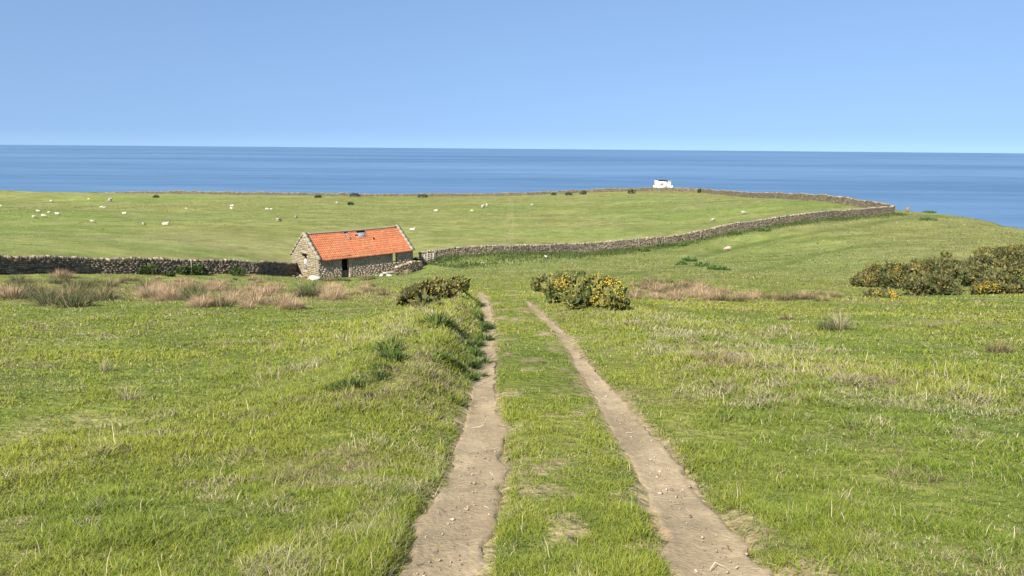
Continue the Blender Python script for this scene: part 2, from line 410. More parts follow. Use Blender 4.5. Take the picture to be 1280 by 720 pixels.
# loose grit and pebbles lying in the ruts
def make_pebbles(n=1100):
    acc = Acc(); k = rng.integers(0, 2, n)
    y = np.exp(rng.uniform(math.log(3.2), math.log(22), n)); x = np.empty(n)
    for j in (0, 1):
        ys, xc, hw = RUTS[j]; s = k == j
        x[s] = np.interp(y[s], ys, xc) + np.interp(y[s], ys, hw) * rng.normal(0, 0.55, s.sum()).clip(-1.1, 1.1)
    sz = np.exp(rng.normal(math.log(0.0068), 0.5, n)).clip(0.003, 0.026)
    z = H(x, y, False) - 0.044
    th = rng.uniform(0, 6.28, n)
    U = np.stack([np.cos(th), np.sin(th), 0 * th], -1) * sz[:, None]; V = np.stack([-np.sin(th), np.cos(th), 0 * th], -1) * (sz * rng.uniform(0.5, 0.9, n))[:, None]
    W = np.stack([0 * th, 0 * th, sz * rng.uniform(0.3, 0.6, n)], -1)
    base = np.array([0.33, 0.26, 0.18]); c = base * rng.uniform(0.5, 1.5, n)[:, None]; c[:, 2] *= rng.uniform(0.8, 1.3, n)
    # octahedral pebbles
    C = np.stack([x, y, z], -1)
    P = np.stack([C + U, C + V, C - U, C - V, C + W, C - W], 1)
    P += rng.uniform(-0.25, 0.25, P.shape) * sz[:, None, None]
    Ft = np.array([[0, 1, 4], [1, 2, 4], [2, 3, 4], [3, 0, 4], [1, 0, 5], [2, 1, 5], [3, 2, 5], [0, 3, 5]])
    Ft = (Ft[None] + (np.arange(n) * 6)[:, None, None]).reshape(-1, 3)
    acc.add(P.reshape(-1, 3), None, Ft, np.repeat(c, 6, 0))
    tag(acc.obj('pebbles', M_stone), 'grit and small pebbles scattered in the wheel ruts', kind='stuff')
make_pebbles()
def make_litter(n=70):
    y = np.exp(rng.uniform(math.log(3.2), math.log(16), n)); x = np.empty(n); k = rng.integers(0, 2, n)
    for j in (0, 1):
        ys, xc, hw = RUTS[j]; m = k == j; x[m] = np.interp(y[m], ys, xc) + np.interp(y[m], ys, hw) * rng.normal(0, 0.75, m.sum())
    z = H(x, y, False) - 0.043; L_ = rng.uniform(0.03, 0.14, n); az = rng.uniform(0, 6.283, n)
    d = np.stack([np.cos(az), np.sin(az), rng.normal(0, 0.08, n)], -1); s_ = np.stack([-np.sin(az), np.cos(az), 0.3 + 0 * az], -1) * rng.uniform(0.0015, 0.004, n)[:, None]
    B = np.stack([x, y, z + 0.006], -1); bend = rng.normal(0, 0.15, (n, 1)) * s_ / np.linalg.norm(s_, axis=1)[:, None] * L_[:, None]
    V = np.stack([B - s_, B + s_, B + d * L_[:, None] / 2 - s_ + bend, B + d * L_[:, None] / 2 + s_ + bend, B + d * L_[:, None] - s_ * 0.4, B + d * L_[:, None] + s_ * 0.4], 1)
    Fq = (np.array([[0, 1, 3, 2], [2, 3, 5, 4]])[None] + (np.arange(n) * 6)[:, None, None]).reshape(-1, 4)
    c = np.where(rng.uniform(0, 1, (n, 1)) < 0.6, np.array([0.48, 0.40, 0.26]), np.array([0.13, 0.10, 0.07])) * rng.uniform(0.7, 1.2, (n, 1))
    tag(link('straw_litter', mesh_np('straw_litter', V.reshape(-1, 3), Fq, None, np.repeat(c, 6, 0)), M_wood), 'dry stalks and scraps lying in the wheel ruts', kind='stuff')
make_litter()

# ------------------------------------------------------------------ blades
def blades(B, L, W, az, lean, col, tipcol=None, rg=rng):
    """tapered bent blades; B base points, lean = horizontal reach / length"""
    n = len(B); d = np.stack([np.cos(az), np.sin(az), 0 * az], -1)
    wa = az + rg.uniform(0.9, 2.2, n); wv = np.stack([np.cos(wa), np.sin(wa), 0 * wa], -1) * (W / 2)[:, None]
    up = np.sqrt(np.clip(1 - lean ** 2, 0.02, 1))
    mid = B + d * (L * lean * 0.35)[:, None]; mid[:, 2] += L * up * 0.62
    tip = B + d * (L * lean)[:, None]; tip[:, 2] += L * up
    V = np.stack([B - wv, B + wv, mid - wv * 0.75, mid + wv * 0.75, tip], 1).reshape(-1, 3)
    o = (np.arange(n) * 5)[:, None]
    F4 = np.array([[0, 1, 3, 2]]) + o; F3 = np.array([[2, 3, 4]]) + o
    if tipcol is None: tipcol = col
    C = np.stack([col, col, (col + tipcol) / 2, (col + tipcol) / 2, tipcol], 1).reshape(-1, 3)
    return V, F4, F3, C

_wb = np.concatenate([WL, WR]); _wba = np.arctan2(_wb[:, 0], _wb[:, 1]); _wbr = np.hypot(_wb[:, 0], _wb[:, 1])
def make_grass(n=1900000):
    u = rng.uniform(-0.80, 0.80, n)
    r0, r1 = 5.0, 285.0
    near = rng.uniform(0, 1, n) < 0.20
    r = np.where(near, np.sqrt(rng.uniform(1.6 ** 2, r0 ** 2, n)), r0 * np.exp(rng.uniform(0, 1, n) ** 1.3 * math.log(r1 / r0)))
    # pasture behind the walls is grazed bare: no long blades there
    wr = np.interp(u, _wba, _wbr, right=1e3)
    ok = (r < wr - 0.8) | ((r > wr + 1.0) & (rng.uniform(0, 1, n) < 0.75))
    u, r = u[ok], r[ok]; n = len(u)
    x = r * np.sin(u); y = r * np.cos(u)
    tl = rut_t(x, y, 0); tr = rut_t(x, y, 1)
    ta = np.minimum(np.abs(tl), np.abs(tr)) + 0.7 * (fbm(x / 0.22, y / 0.3, 3, 35) - 0.5)
    midm = (tl > 0) & (tr < 0)
    keep = (ta > 0.86) | (rng.uniform(0, 1, n) < 0.010)
    keep &= ~((ta < 1.35) & (rng.uniform(0, 1, n) < 0.5 * sstep(1.35, 0.85, ta)))
    bare = sstep(0.565, 0.68, fbm(x / 0.32, y / 0.5, 4, 31)) * midm
    keep &= rng.uniform(0, 1, n) > np.maximum(bare * 0.85, spill_mask(x, y) * 0.92)
    keep &= ~((y > 83) & (y < 101) & (x > -30) & (x < -10)); keep &= r < np.interp(np.arctan2(x, y), _eb, _ed) - 2
    thin = fbm(x / 0.30, y / 0.30, 3, 66)
    keep &= rng.uniform(0, 1, n) < 0.48 + 0.9 * sstep(0.25, 0.55, thin)
    x, y, r, tl, tr, ta, midm = (a[keep] for a in (x, y, r, tl, tr, ta, midm)); n = len(x)
    z = H(x, y) - 0.008; inf = np.hypot(x, y) > np.interp(np.arctan2(x, y), _wba, _wbr, right=1e3)
    tus = 0.45 * fbm(x / 0.75, y / 0.75, 3, 51) + 0.55 * fbm(x / 0.26, y / 0.26, 2, 50); pat = fbm(x / 3.2, y / 3.2, 4, 52); stw = 0.5 * fbm(x / 0.95, y / 0.95, 4, 53) + 0.5 * fbm(x / 0.28, y / 0.28, 3, 49); big = fbm(x / 12, y / 12, 2, 54)
    ysl, xcl, hwl = RUTS[0]; dl = np.interp(y, ysl, xcl) - np.interp(y, ysl, hwl) - x
    bank = sstep(-0.1, 0.3, dl) * sstep(3.6, 1.5, dl) * sstep(6, 11, y) * sstep(33, 28, y)
    L = (0.025 + 0.046 * sstep(0.35, 0.75, tus) + 0.018 * sstep(0.4, 0.7, pat)) * rng.uniform(0.6, 1.4, n)
    L *= 1 + 0.9 * bank
    ysr, xcr, hwr = RUTS[1]; dr = x - np.interp(y, ysr, xcr) - np.interp(y, ysr, hwr)
    rough_r = sstep(0.4, 1.2, dr) * sstep(6.0, 2.6, dr) * sstep(5, 8, y) * sstep(28, 18, y)
    L *= 1 + 0.7 * rough_r
    L *= np.where(midm & (y > 4.6), 0.75, 1.0)
    tall = sstep(0.66, 0.76, fbm(x / 0.8, y / 0.8, 3, 58)) * (~midm)
    L *= 1 + 0.5 * tall
    L = np.where(inf, L * (0.45 + 0.5 * sstep(90, 200, r)), L)
    L *= 1 + 0.012 * np.clip(r - 10, 0, 90)
    W = np.maximum(0.0034, 0.00080 * r) * rng.uniform(0.7, 1.3, n)
    q = rng.uniform(0, 1, n); broad = (q < 0.05 + 0.12 * sstep(0.6, 0.75, fbm(x / 0.5, y / 0.5, 3, 59))) & (r < 25); stalk = (q > 0.997) & (r < 18)
    W = np.where(broad, W * 3.2, W); L = np.where(broad, L * 0.6, L); L = np.where(stalk & ~inf, L * 1.9, L)
    lean = np.sqrt(rng.uniform(0.34, 0.98, n))
    az = rng.uniform(0, 6.283, n)
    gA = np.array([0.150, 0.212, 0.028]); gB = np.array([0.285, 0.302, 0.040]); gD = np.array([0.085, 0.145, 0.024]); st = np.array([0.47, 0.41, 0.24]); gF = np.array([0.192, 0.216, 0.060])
    k1 = sstep(0.3, 0.7, pat * 0.6 + big * 0.4 + rng.normal(0, 0.09, n))[:, None]
    col = gA + (gB - gA) * k1
    col = col + (gB * 1.05 - col) * (0.5 * bank)[:, None]
    dk = (sstep(0.48, 0.30, tus) * rng.uniform(0, 1, n))[:, None]
    col = col + (gD - col) * dk * 0.75
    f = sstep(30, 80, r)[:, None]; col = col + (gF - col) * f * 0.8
    lit = sstep(0.60, 0.72, fbm(x / 1.5, y / 1.1, 4, 57)) * (~midm)
    ps = 0.06 + 0.44 * sstep(0.53, 0.69, stw) + 0.35 * lit + 0.40 * rough_r * sstep(0.36, 0.6, stw) + 0.12 * bank + 0.22 * tall
    pd = sstep(1.8, 0.5, np.minimum(poly_dist(x, y, sheep_path), np.minimum.reduce([poly_dist(x, y, q) for q in more_paths]) + 0.6)); L *= 1 - 0.6 * pd; col = col * (1 - 0.45 * pd)[:, None]
    straw = rng.uniform(0, 1, n) < ps * (1 - 0.6 * (midm))
    lean = np.where(straw, np.maximum(lean, rng.uniform(0.4, 0.99, n)), lean)
    st = st + (np.array([0.30, 0.225, 0.135]) - st) * (lit * 0.8)[:, None]
    straw = (straw & ~broad) | stalk; lean = np.where(stalk, lean * 0.6, lean); col = np.where(broad[:, None], col * np.array([0.62, 0.78, 0.9]), col)
    col = np.where(straw[:, None], st * rng.uniform(0.5, 1.15, n)[:, None], col)
    for P, wd in ((belt_l, 7.0), (belt_r, 2.4)):
        db = poly_dist(x, y, P); m = (rng.uniform(0, 1, n) < 0.4 * sstep(wd, wd * 0.4, db) * sstep(0.42, 0.6, fbm(x / 2.2, y / 2.2, 3, 21)))
        col = np.where(m[:, None], np.array([0.33, 0.25, 0.14]) * rng.uniform(0.6, 1.2, n)[:, None], col); L = np.where(m, L * 1.6, L)
    col = col * rng.uniform(0.62, 1.36, n)[:, None]
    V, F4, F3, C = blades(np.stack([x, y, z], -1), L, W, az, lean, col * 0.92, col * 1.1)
    o = link('grass', mesh_np('grass', V, F4, F3, C), M_grass)
    tag(o, 'short grazed grass with straw coloured blades covering the near hillside', 'grass', kind='stuff')
make_grass()

def make_nettles():
    # dark rank growth along the foot of the right hand wall
    n = 26000; t = rng.uniform(0.02, 1, n) ** 1.25
    seg = np.linspace(0, 1, len(WR)); x = np.interp(t, seg, WR[:, 0]); y = np.interp(t, seg, WR[:, 1])
    off = np.abs(rng.normal(0, 1.0, n)) * (1.2 + 4.0 * sstep(0.5, 0.2, t)) + 0.35
    x = x + off * 0.45; y = y - off * 0.9
    k = rng.uniform(0, 1, n) < 0.15 + 0.95 * sstep(0.40 - 0.12 * (t < 0.4), 0.62, fbm(x / 5, y / 5, 3, 61))
    x, y = x[k], y[k]; n = len(x)
    L = rng.uniform(0.15, 0.5, n); W = rng.uniform(0.06, 0.12, n)
    c = np.array([0.048, 0.070, 0.017]) * rng.uniform(0.5, 1.6, n)[:, None]
    V, F4, F3, C = blades(np.stack([x, y, H(x, y) - 0.02], -1), L, W, rng.uniform(0, 6.28, n), rng.uniform(0.1, 0.7, n), c, c * 1.3)
    tag(link('nettles', mesh_np('nettles', V, F4, F3, C), M_leaf), 'dark green rank growth along the foot of the long stone wall', 'nettles', kind='stuff')
make_nettles()

# ------------------------------------------------------------------ dry stone walls
PAL = np.array([[0.25, 0.215, 0.165], [0.30, 0.25, 0.18], [0.21, 0.185, 0.15], [0.34, 0.29, 0.22], [0.17, 0.155, 0.13], [0.28, 0.225, 0.165]])
def resample(P, st):
    d = np.concatenate([[0], np.cumsum(np.hypot(*np.diff(P, axis=0).T))]); n = max(2, int(d[-1] / st)); s = np.linspace(0, d[-1], n)
    # smooth the corners a little
    x = np.interp(s, d, P[:, 0]); y = np.interp(s, d, P[:, 1])
    return s, x, y
def dry_wall(name, P, height, label, stone=(0.42, 0.19), thick=0.55, tint=(1, 1, 1), wob=0.12, seed=1, cope_w=0.16):
    rg = np.random.default_rng(seed)
    s, x, y = resample(P, 0.5); Lt = s[-1]
    def base(t): return np.interp(t, s, x), np.interp(t, s, y)
    gz = H(x, y); 
    ker = np.ones(5) / 5; gzs = np.convolve(np.pad(gz, 2, 'edge'), ker, 'valid')
    hs = height(s / Lt) + wob * 2 * (fbm(s / 3.0, s * 0 + seed, 3, seed) - 0.5)
    root = empty(name, (float(x[0]), float(y[0]), float(gz[0])))
    org = np.array([x[0], y[0], gz[0]])
    acc = Acc(); Cs, Us, Vs, Ws, cc = [], [], [], [], []
    nc = int(np.ceil((hs.max() + 0.25) / stone[1]))
    for c in range(nc):
        t = rg.uniform(0, stone[0])
        while t < Lt:
            l = stone[0] * rg.uniform(0.55, 1.45); tm = min(t + l / 2, Lt); hh = np.interp(tm, s, hs)
            zc = -0.25 + (c + 0.5) * stone[1]
            if zc < hh:
                bx, by = base(tm); bx2, by2 = base(min(tm + 0.3, Lt)); bx1, by1 = base(max(tm - 0.3, 0))
                d = np.array([bx2 - bx1, by2 - by1]); d = d / (np.linalg.norm(d) + 1e-9)
                slope = (np.interp(min(tm + 0.3, Lt), s, gzs) - np.interp(max(tm - 0.3, 0), s, gzs)) / 0.6
                bat = 1 - 0.22 * max(zc, 0) / 1.3
                Cs.append((bx, by, np.interp(tm, s, gzs) + zc)); a = l / 2 * 0.97
                Us.append((d[0] * a, d[1] * a, slope * a)); k = thick / 2 * bat * rg.uniform(0.88, 1.1)
                Vs.append((-d[1] * k, d[0] * k, 0)); Ws.append((0, 0, stone[1] / 2 * rg.uniform(0.82, 0.99)))
                cc.append(PAL[rg.integers(0, len(PAL))] * rg.uniform(0.72, 1.25) * np.array(tint))
            t += l
    boxes(acc, np.array(Cs) - org, np.array(Us), np.array(Vs), np.array(Ws), 0.025, np.array(cc), rg)
    acc.obj('stone_courses', M_stone, root)
    acc = Acc(); Cs, Us, Vs, Ws, cc = [], [], [], [], []; t = 0.0
    while t < Lt:
        l = cope_w * rg.uniform(0.6, 1.5); tm = min(t + l / 2, Lt); bx, by = base(tm); bx2, by2 = base(min(tm + 0.3, Lt)); bx1, by1 = base(max(tm - 0.3, 0))
        d = np.array([bx2 - bx1, by2 - by1]); d = d / (np.linalg.norm(d) + 1e-9); hh = rg.uniform(0.09, 0.17); ti = rg.normal(0, 0.22)
        if rg.uniform() > 0.06:
            Cs.append((bx, by, np.interp(tm, s, gzs) + np.interp(tm, s, hs) + hh * 0.8))
            Us.append((d[0] * l / 2, d[1] * l / 2, 0)); k = thick * 0.40 * rg.uniform(0.8, 1.1); Vs.append((-d[1] * k, d[0] * k, rg.normal(0, 0.02))); Ws.append((d[0] * hh * ti, d[1] * hh * ti, hh))
            cc.append(PAL[rg.integers(0, len(PAL))] * rg.uniform(0.85, 1.55) * np.array(tint))
        t += l
    boxes(acc, np.array(Cs) - org, np.array(Us), np.array(Vs), np.array(Ws), 0.025, np.array(cc), rg)
    acc.obj('coping', M_stone, root)
    tag(root, label, 'stone wall')
    return root
dry_wall('stone_wall', WL, lambda t: 1.12 + 0 * t, 'dark dry stone field wall running left from the orange roofed barn', (0.36, 0.15), seed=3, tint=(0.70, 0.66, 0.64))
dry_wall('stone_wall', WR, lambda t: 0.92 + 0.24 * sstep(0.1, 0.35, t) + 0.03 * sstep(0.6, 0.8, t), 'long pinkish dry stone wall climbing right from beside the barn to the field corner', (0.32, 0.145), tint=(0.80, 0.79, 0.72), seed=4)
dry_wall('stone_wall', WC, lambda t: 1.25 - 0.40 * sstep(0.4, 0.6, t), 'far stone wall running along the cliff top against the sea', (0.5, 0.19), tint=(0.72, 0.72, 0.62), wob=0.22, seed=5, cope_w=0.3)

# ------------------------------------------------------------------ barn
def make_barn():
    P0 = at(398, 349.5, 85.0); g0 = h1(P0[0], P0[1])
    eave = at(398, 325.5, 85.0)[2]
    Lx, W = 13.3, 5.6; He = eave - g0 + 0.13; Hr = He + 2.5; T = 0.5; B0 = -0.9
    root = empty('stone_barn', (P0[0], P0[1], g0), math.atan2(0.71, 0.70))
    tag(root, 'small stone barn with an orange clay tile roof and an open doorway', 'barn')
    rg = np.random.default_rng(5)
    warm = np.array([[0.31, 0.258, 0.165], [0.28, 0.236, 0.155], [0.33, 0.278, 0.182], [0.26, 0.228, 0.165], [0.31, 0.245, 0.142], [0.245, 0.22, 0.17]])
    grey = np.array([[0.31, 0.258, 0.19], [0.335, 0.278, 0.20], [0.285, 0.24, 0.18], [0.35, 0.29, 0.21], [0.27, 0.228, 0.172]])
    def face(acc, O, U, N, L, zlo, top, holes, pal, mean=0.42, ch=0.2, quoin=None):
        O = np.array(O, float); U = np.array(U, float); N = np.array(N, float); z = zlo
        C, A, Bv, Wv, cc = [], [], [], [], []
        while z < 6:
            h = ch * rg.uniform(0.75, 1.3); s = 0.0
            while s < L:
                l = min(mean * rg.uniform(0.5, 1.6), L - s); a, b = s, s + l; zm = z + h / 2
                ok = zm < top((a + b) / 2)
                for h0, h1_, q0, q1 in holes:
                    if q0 - 0.02 < zm < q1 + 0.02:
                        if a >= h0 - 0.03 and b <= h1_ + 0.03: ok = False
                        elif a < h0 < b: b = h0
                        elif a < h1_ < b: a = h1_
                if ok and b - a > 0.04:
                    m = (a + b) / 2; e = rg.uniform(0.012, 0.028)
                    C.append(O + U * m + np.array([0, 0, zm]) + N * (e - 0.08)); A.append(U * (b - a) / 2 * 0.985); Bv.append(N * 0.08); Wv.append((0, 0, h / 2 * 0.975))
                    c = pal[rg.integers(0, len(pal))] * rg.uniform(0.82, 1.15)
                    if quoin and (a < 0.35 or b > L - 0.35): c = np.array([0.27, 0.235, 0.165]) * rg.uniform(0.9, 1.1)
                    cc.append(c)
                s += l
            z += h
        boxes(acc, C, A, Bv, Wv, 0.007, np.array(cc), rg)
    door = (3.1, 4.12, B0, He - 0.03); win = (10.25, 11.05, 0.95, He - 0.03); gw = (2.25, 3.3, 0.75, 2.62); rg_door = (1.9, 4.3, B0, 2.05)
    # --- cores
    def core(name, spans, axis_):
        pass
    f = Acc()
    cf = (0.285, 0.25, 0.195)
    for a, b, z0, z1 in ((0, door[0], B0, He), (door[1], win[0], B0, He), (win[0], win[1], B0, win[2]), (win[1], Lx, B0, He)):
        box(f, (a, 0, z0), (b, T, z1), 0, cf)
    face(f, (0, 0, 0), (1, 0, 0), (0, -1, 0), Lx, B0 + 0.5, lambda s: He - 0.08, [door, win, (9.6, 10.3, 1.55, He)], grey, 0.40, 0.185)
    face(f, (door[1] - 0.0, T, 0), (0, -1, 0), (-1, 0, 0), T, -0.3, lambda s: He - 0.08, [], warm * 1.5, 0.5, 0.25)  # left-facing door jamb: sunlit brightness put into the stone colour
    face(f, (win[1], T, 0), (0, -1, 0), (-1, 0, 0), T, 0.95, lambda s: He - 0.08, [], warm * 1.5, 0.5, 0.25)  # window jamb, same sunlit brightening in its stone colour
    f.obj('front_wall', M_stone, root)
    f = Acc(); box(f, (0, W - T, B0), (Lx, W, He), 0, cf)
    face(f, (Lx, W, 0), (-1, 0, 0), (0, 1, 0), Lx, B0 + 0.5, lambda s: He - 0.08, [], grey, 0.45, 0.21)
    f.obj('rear_wall', M_stone, root)
    def gable(x0, x1, hole, nrm, pal):
        g = Acc(); y0, y1, z0, z1 = hole
        e = T + 0.003
        for a, b, c0, c1 in ((e, y0, B0, He), (y1, W - e, B0, He), (y0, y1, B0, z0), (y0, y1, min(z1, He), He)):
            if c1 - c0 > 0.01 and b > a: box(g, (x0, a, c0), (x1, b, c1), 0, (0.285, 0.238, 0.155))
        # triangle above the eaves (with the opening carried up when it is taller than the eaves)
        def prism(poly):
            n = len(poly); V = [(x0, a, b) for a, b in poly] + [(x1, a, b) for a, b in poly]
            Fq = [(i, (i + 1) % n, n + (i + 1) % n, n + i) for i in range(n)]
            F3 = [(0, i + 1, i) for i in range(1, n - 1)] + [(n, n + i, n + i + 1) for i in range(1, n - 1)]
            g.add(V, Fq, F3, (0.285, 0.238, 0.155))
        sl = (Hr - He) / (W / 2); zt = lambda yy: He + sl * min(yy, W - yy) - 0.02
        if z1 > He:
            prism([(0, He), (y0, He), (y0, zt(y0))]); prism([(y1, He), (W, He), (y1, zt(y1))])
            prism([(y0, z1), (y1, z1), (y1, zt(y1)), (W / 2, Hr - 0.02), (y0, zt(y0))])
        else: prism([(0, He), (W, He), (W / 2, Hr - 0.02)])
        top = lambda s: He + sl * min(s, W - s) - 0.12
        O = (x0 if nrm < 0 else x1, 0, 0)
        face(g, O, (0, 1, 0), (nrm, 0, 0), W, B0 + 0.4, top, [hole], pal, 0.42, 0.2, quoin=True)
        return g
    gable(0, T, gw, -1, warm).obj('gable_wall', M_stone, root)
    gable(Lx - T, Lx, rg_door, 1, grey).obj('gable_wall', M_stone, root)
    # window in the lit gable: boards below a black gap
    w = Acc()
    for i in range(4):
        a = gw[0] + 0.03 + i * 0.25; box(w, (0.16, a, gw[2]), (0.20, a + 0.235, 1.95 + 0.05 * ((i * 7) % 3)), 0.006, np.array([0.30, 0.29, 0.285]) * (0.85 + 0.1 * ((i * 5) % 4)))
    box(w, (0.13, gw[0], 1.30), (0.158, gw[1], 1.42), 0.004, (0.27, 0.26, 0.25))
    wi = w.obj('window_boards', M_wood, root)
    w = Acc(); box(w, (-0.10, gw[0] - 0.25, gw[3]), (0.3, gw[1] + 0.25, gw[3] + 0.24), 0.015, (0.27, 0.235, 0.165)); w.obj('window_lintel', M_stone, root)
    # timber lintel and half door in the doorway
    w = Acc(); box(w, (door[0] - 0.2, -0.02, He - 0.10), (door[1] + 0.25, T, He + 0.05), 0.01, (0.10, 0.08, 0.06)); w.obj('door_lintel', M_wood, root)
    d = Acc()
    for i in range(4): box(d, (door[0] + 0.02 + i * 0.245, 0.30, -0.45), (door[0] + 0.25 + i * 0.245, 0.34, 0.62 - 0.03 * (i % 2)), 0.006, np.array([0.19, 0.16, 0.15]) * (0.85 + 0.12 * (i % 3)))
    box(d, (door[0] + 0.02, 0.27, 0.3), (door[1] - 0.02, 0.298, 0.4), 0.004, (0.17, 0.14, 0.13))
    d.obj('half_door', M_wood, root)
    # --- roof: pantiles in courses, wavy across
    def slope(sign, hole):
        cols, rows = 52, 12
        s0, s1 = 0.34, Lx - 0.34
        e = 0.24; run = W / 2 + e; rise = Hr - He; ze = He - e * rise / (W / 2) + 0.02
        NS = 8; s = np.linspace(s0, s1, cols * NS + 1); wave = 0.028 * np.cos(np.linspace(0, cols * 2 * math.pi, cols * NS + 1)) + 0.010 * np.cos(np.linspace(0, cols * 4 * math.pi, cols * NS + 1))
        acc = Acc(); sag = -0.05 * np.sin(np.linspace(0, math.pi, len(s)))
        ti = np.minimum((np.arange(len(s)) // NS), cols - 1)
        for r in range(rows):
            t0, t1 = r / rows, (r + 1.12) / rows; t1 = min(t1, 1.0)
            V = []; C = []
            jt = rg.normal(0, 0.007, cols)[ti]
            tc = rg.uniform(0.84, 1.12, cols)[ti] * rg.uniform(0.92, 1.06); hue = rg.uniform(0, 1, cols)[ti]; lich = (rg.uniform(0, 1, cols) < 0.018)[ti]
            bc = np.array([0.41, 0.142, 0.068])[None] * tc[:, None]; bc[:, 1] *= 0.95 + 0.2 * hue; bc[:, 2] *= 0.9 + 0.25 * hue
            bc[lich] = np.array([0.26, 0.18, 0.12]) * tc[lich][:, None]
            for (t, lift) in ((t0, 0.0), (t0, 0.08), ((t0 + t1) / 2, 0.035), (t1, 0.012)):
                yy = (-e + t * run) if sign > 0 else (W + e - t * run)
                z = ze + t * (Hr - ze) + lift + wave + jt + sag
                V.append(np.stack([s, np.full_like(s, yy), z], -1)); C.append(bc)
            V = np.stack(V, 0); C = np.stack(C, 0); m = len(s); ii = np.arange(4 * m).reshape(4, m)
            q = np.stack([ii[:-1, :-1], ii[:-1, 1:], ii[1:, 1:], ii[1:, :-1]], -1)
            keep = np.ones(m - 1, bool)
            if hole:
                sc = (s[:-1] + s[1:]) / 2; tcol = np.floor((sc - s0) / ((s1 - s0) / cols)).astype(int)
                keep = ~np.array([hole(r, int(k)) for k in tcol])
            q = q[:, keep].reshape(-1, 4)
            if sign < 0: q = q[:, ::-1]
            acc.add(V.reshape(-1, 3), q, None, C.reshape(-1, 3))
        return acc
    def hole(r, k):   # slipped tiles near the ridge
        if r == 11: return k in (20, 21, 27, 28, 29, 30, 31)
        if r == 10: return k in (20, 27, 28, 29, 30, 31)
        if r == 9: return k in (20, 25, 26, 27, 28, 29, 30)
        if r == 8: return k in (21,) 
        if r == 7: return k in (34,)
        return False
    slope(1, hole).obj('tile_slope', M_tile, root)
    slope(-1, None).obj('tile_slope', M_tile, root)
    # battens and boards under the tiles
    bt = Acc(); rise = Hr - He; nrm = np.array([0, -rise, W / 2]); nrm = nrm / np.linalg.norm(nrm); dv = np.array([0, W / 2, rise]); dv = dv / np.linalg.norm(dv)
    for k in range(1, 16):
        p = np.array([Lx / 2, 0, He - 0.05]) + dv * k * 0.245 - nrm * 0.09
        boxes(bt, [p], [Lx / 2 - 0.36, 0, 0], dv * 0.02, nrm * 0.012, 0, (0.2, 0.17, 0.14))
    for k in range(9):
        p = np.array([0.9 + k * 1.44, W / 4, (He + Hr) / 2 - 0.07]) - nrm * 0.16
        boxes(bt, [p], [0.035, 0, 0], dv * 1.8, nrm * 0.05, 0, (0.17, 0.14, 0.11))
    bt.obj('roof_timbers', M_wood, root)
    sl = Acc()
    for (sa, sb, ta, tb) in ((6.9, 8.35, 2.7, 3.4), (6.3, 8.1, 2.6, 2.9), (5.35, 5.75, 2.5, 3.5)):
        p = np.array([(sa + sb) / 2, 0, He]) + dv * (ta + tb) / 2 - nrm * (0.035 + 0.02 * (sa > 6.5))
        boxes(sl, [p], [(sb - sa) / 2, 0, 0.02], dv * (tb - ta) / 2, nrm * 0.01, 0.01, (0.20, 0.20, 0.205))
    sl.obj('grey_patch', M_stone, root)
    # ridge and verge copings
    rd = Acc(); n = 26; xs = np.linspace(0.35, Lx - 0.35, n + 1)
    zr = Hr - 0.05 * np.sin(math.pi * xs / Lx) + 0.045 + rg.normal(0, 0.006, len(xs))
    tube(rd, np.stack([xs, 0 * xs + W / 2, zr], -1), [0.125 + 0.008 * (i % 2) for i in range(len(xs))], 12, (0.26, 0.225, 0.17))
    rd.obj('ridge_tiles', M_stone, root, True)
    for x0, x1 in ((-0.10, 0.36), (Lx - 0.36, Lx + 0.10)):
        cp = Acc()
        for sg in (1, -1):
            m = 6; full = math.hypot(W / 2 + 0.2, rise + 0.2 * rise / (W / 2))
            for k in range(m):
                t0 = k / m; t1 = (k + 1) / m - 0.0015; tm = (t0 + t1) / 2; yy = -0.2 + tm * (W / 2 + 0.2); zz = He - 0.2 * rise / (W / 2) + tm * (rise + 0.2 * rise / (W / 2))
                d = dv * np.array([1, sg, 1]); nn = nrm * np.array([1, sg, 1])
                p = np.array([(x0 + x1) / 2, yy if sg > 0 else W - yy, zz]) + nn * 0.125
                boxes(cp, [p], [(x1 - x0) / 2, 0, 0], d * full * (t1 - t0) / 2, nn * 0.075, 0.003, np.array([0.275, 0.245, 0.185]) * rg.uniform(0.95, 1.05))
        box(cp, (x0 + 0.02, W / 2 - 0.17, Hr - 0.02), (x1 - 0.02, W / 2 + 0.17, Hr + 0.24), 0.02, (0.27, 0.24, 0.185))
        cp.obj('verge_coping', M_stone, root)
    # earth floor inside
    fl = Acc(); box(fl, (T, T, -0.8), (Lx - T, W - T, -0.35), 0, (0.12, 0.1, 0.08)); fl.obj('earth_floor', M_dirt, root)
    return root, P0, g0
barn, P0, g0 = make_barn()

# ------------------------------------------------------------------ rough stones
_stone_protos = []
def stone_proto(seed, col):
    rg = np.random.default_rng(seed); acc = Acc()
    import bmesh
    bm = bmesh.new(); bmesh.ops.create_icosphere(bm, subdivisions=2, radius=1.0)
    V = np.array([v.co[:] for v in bm.verts]); Fc = [[v.index for v in f.verts] for f in bm.faces]; bm.free()
    pl = rg.normal(0, 1, (9, 3)); pl /= np.linalg.norm(pl, axis=1)[:, None]
    for p in pl:
        d = V @ p; c = rg.uniform(0.45, 0.8); V = V - np.where(d > c, d - c, 0)[:, None] * p
    acc.add(V, None, Fc, np.array(col)); me = acc.mesh('stone'); me.materials.append(M_stone); return me
ST_WARM = [stone_proto(i, (0.27, 0.225, 0.16)) for i in (1, 2)]
ST_RED = stone_proto(3, (0.24, 0.105, 0.07)); ST_PALE = [stone_proto(4, (0.40, 0.375, 0.32)), stone_proto(5, (0.40, 0.375, 0.32))]
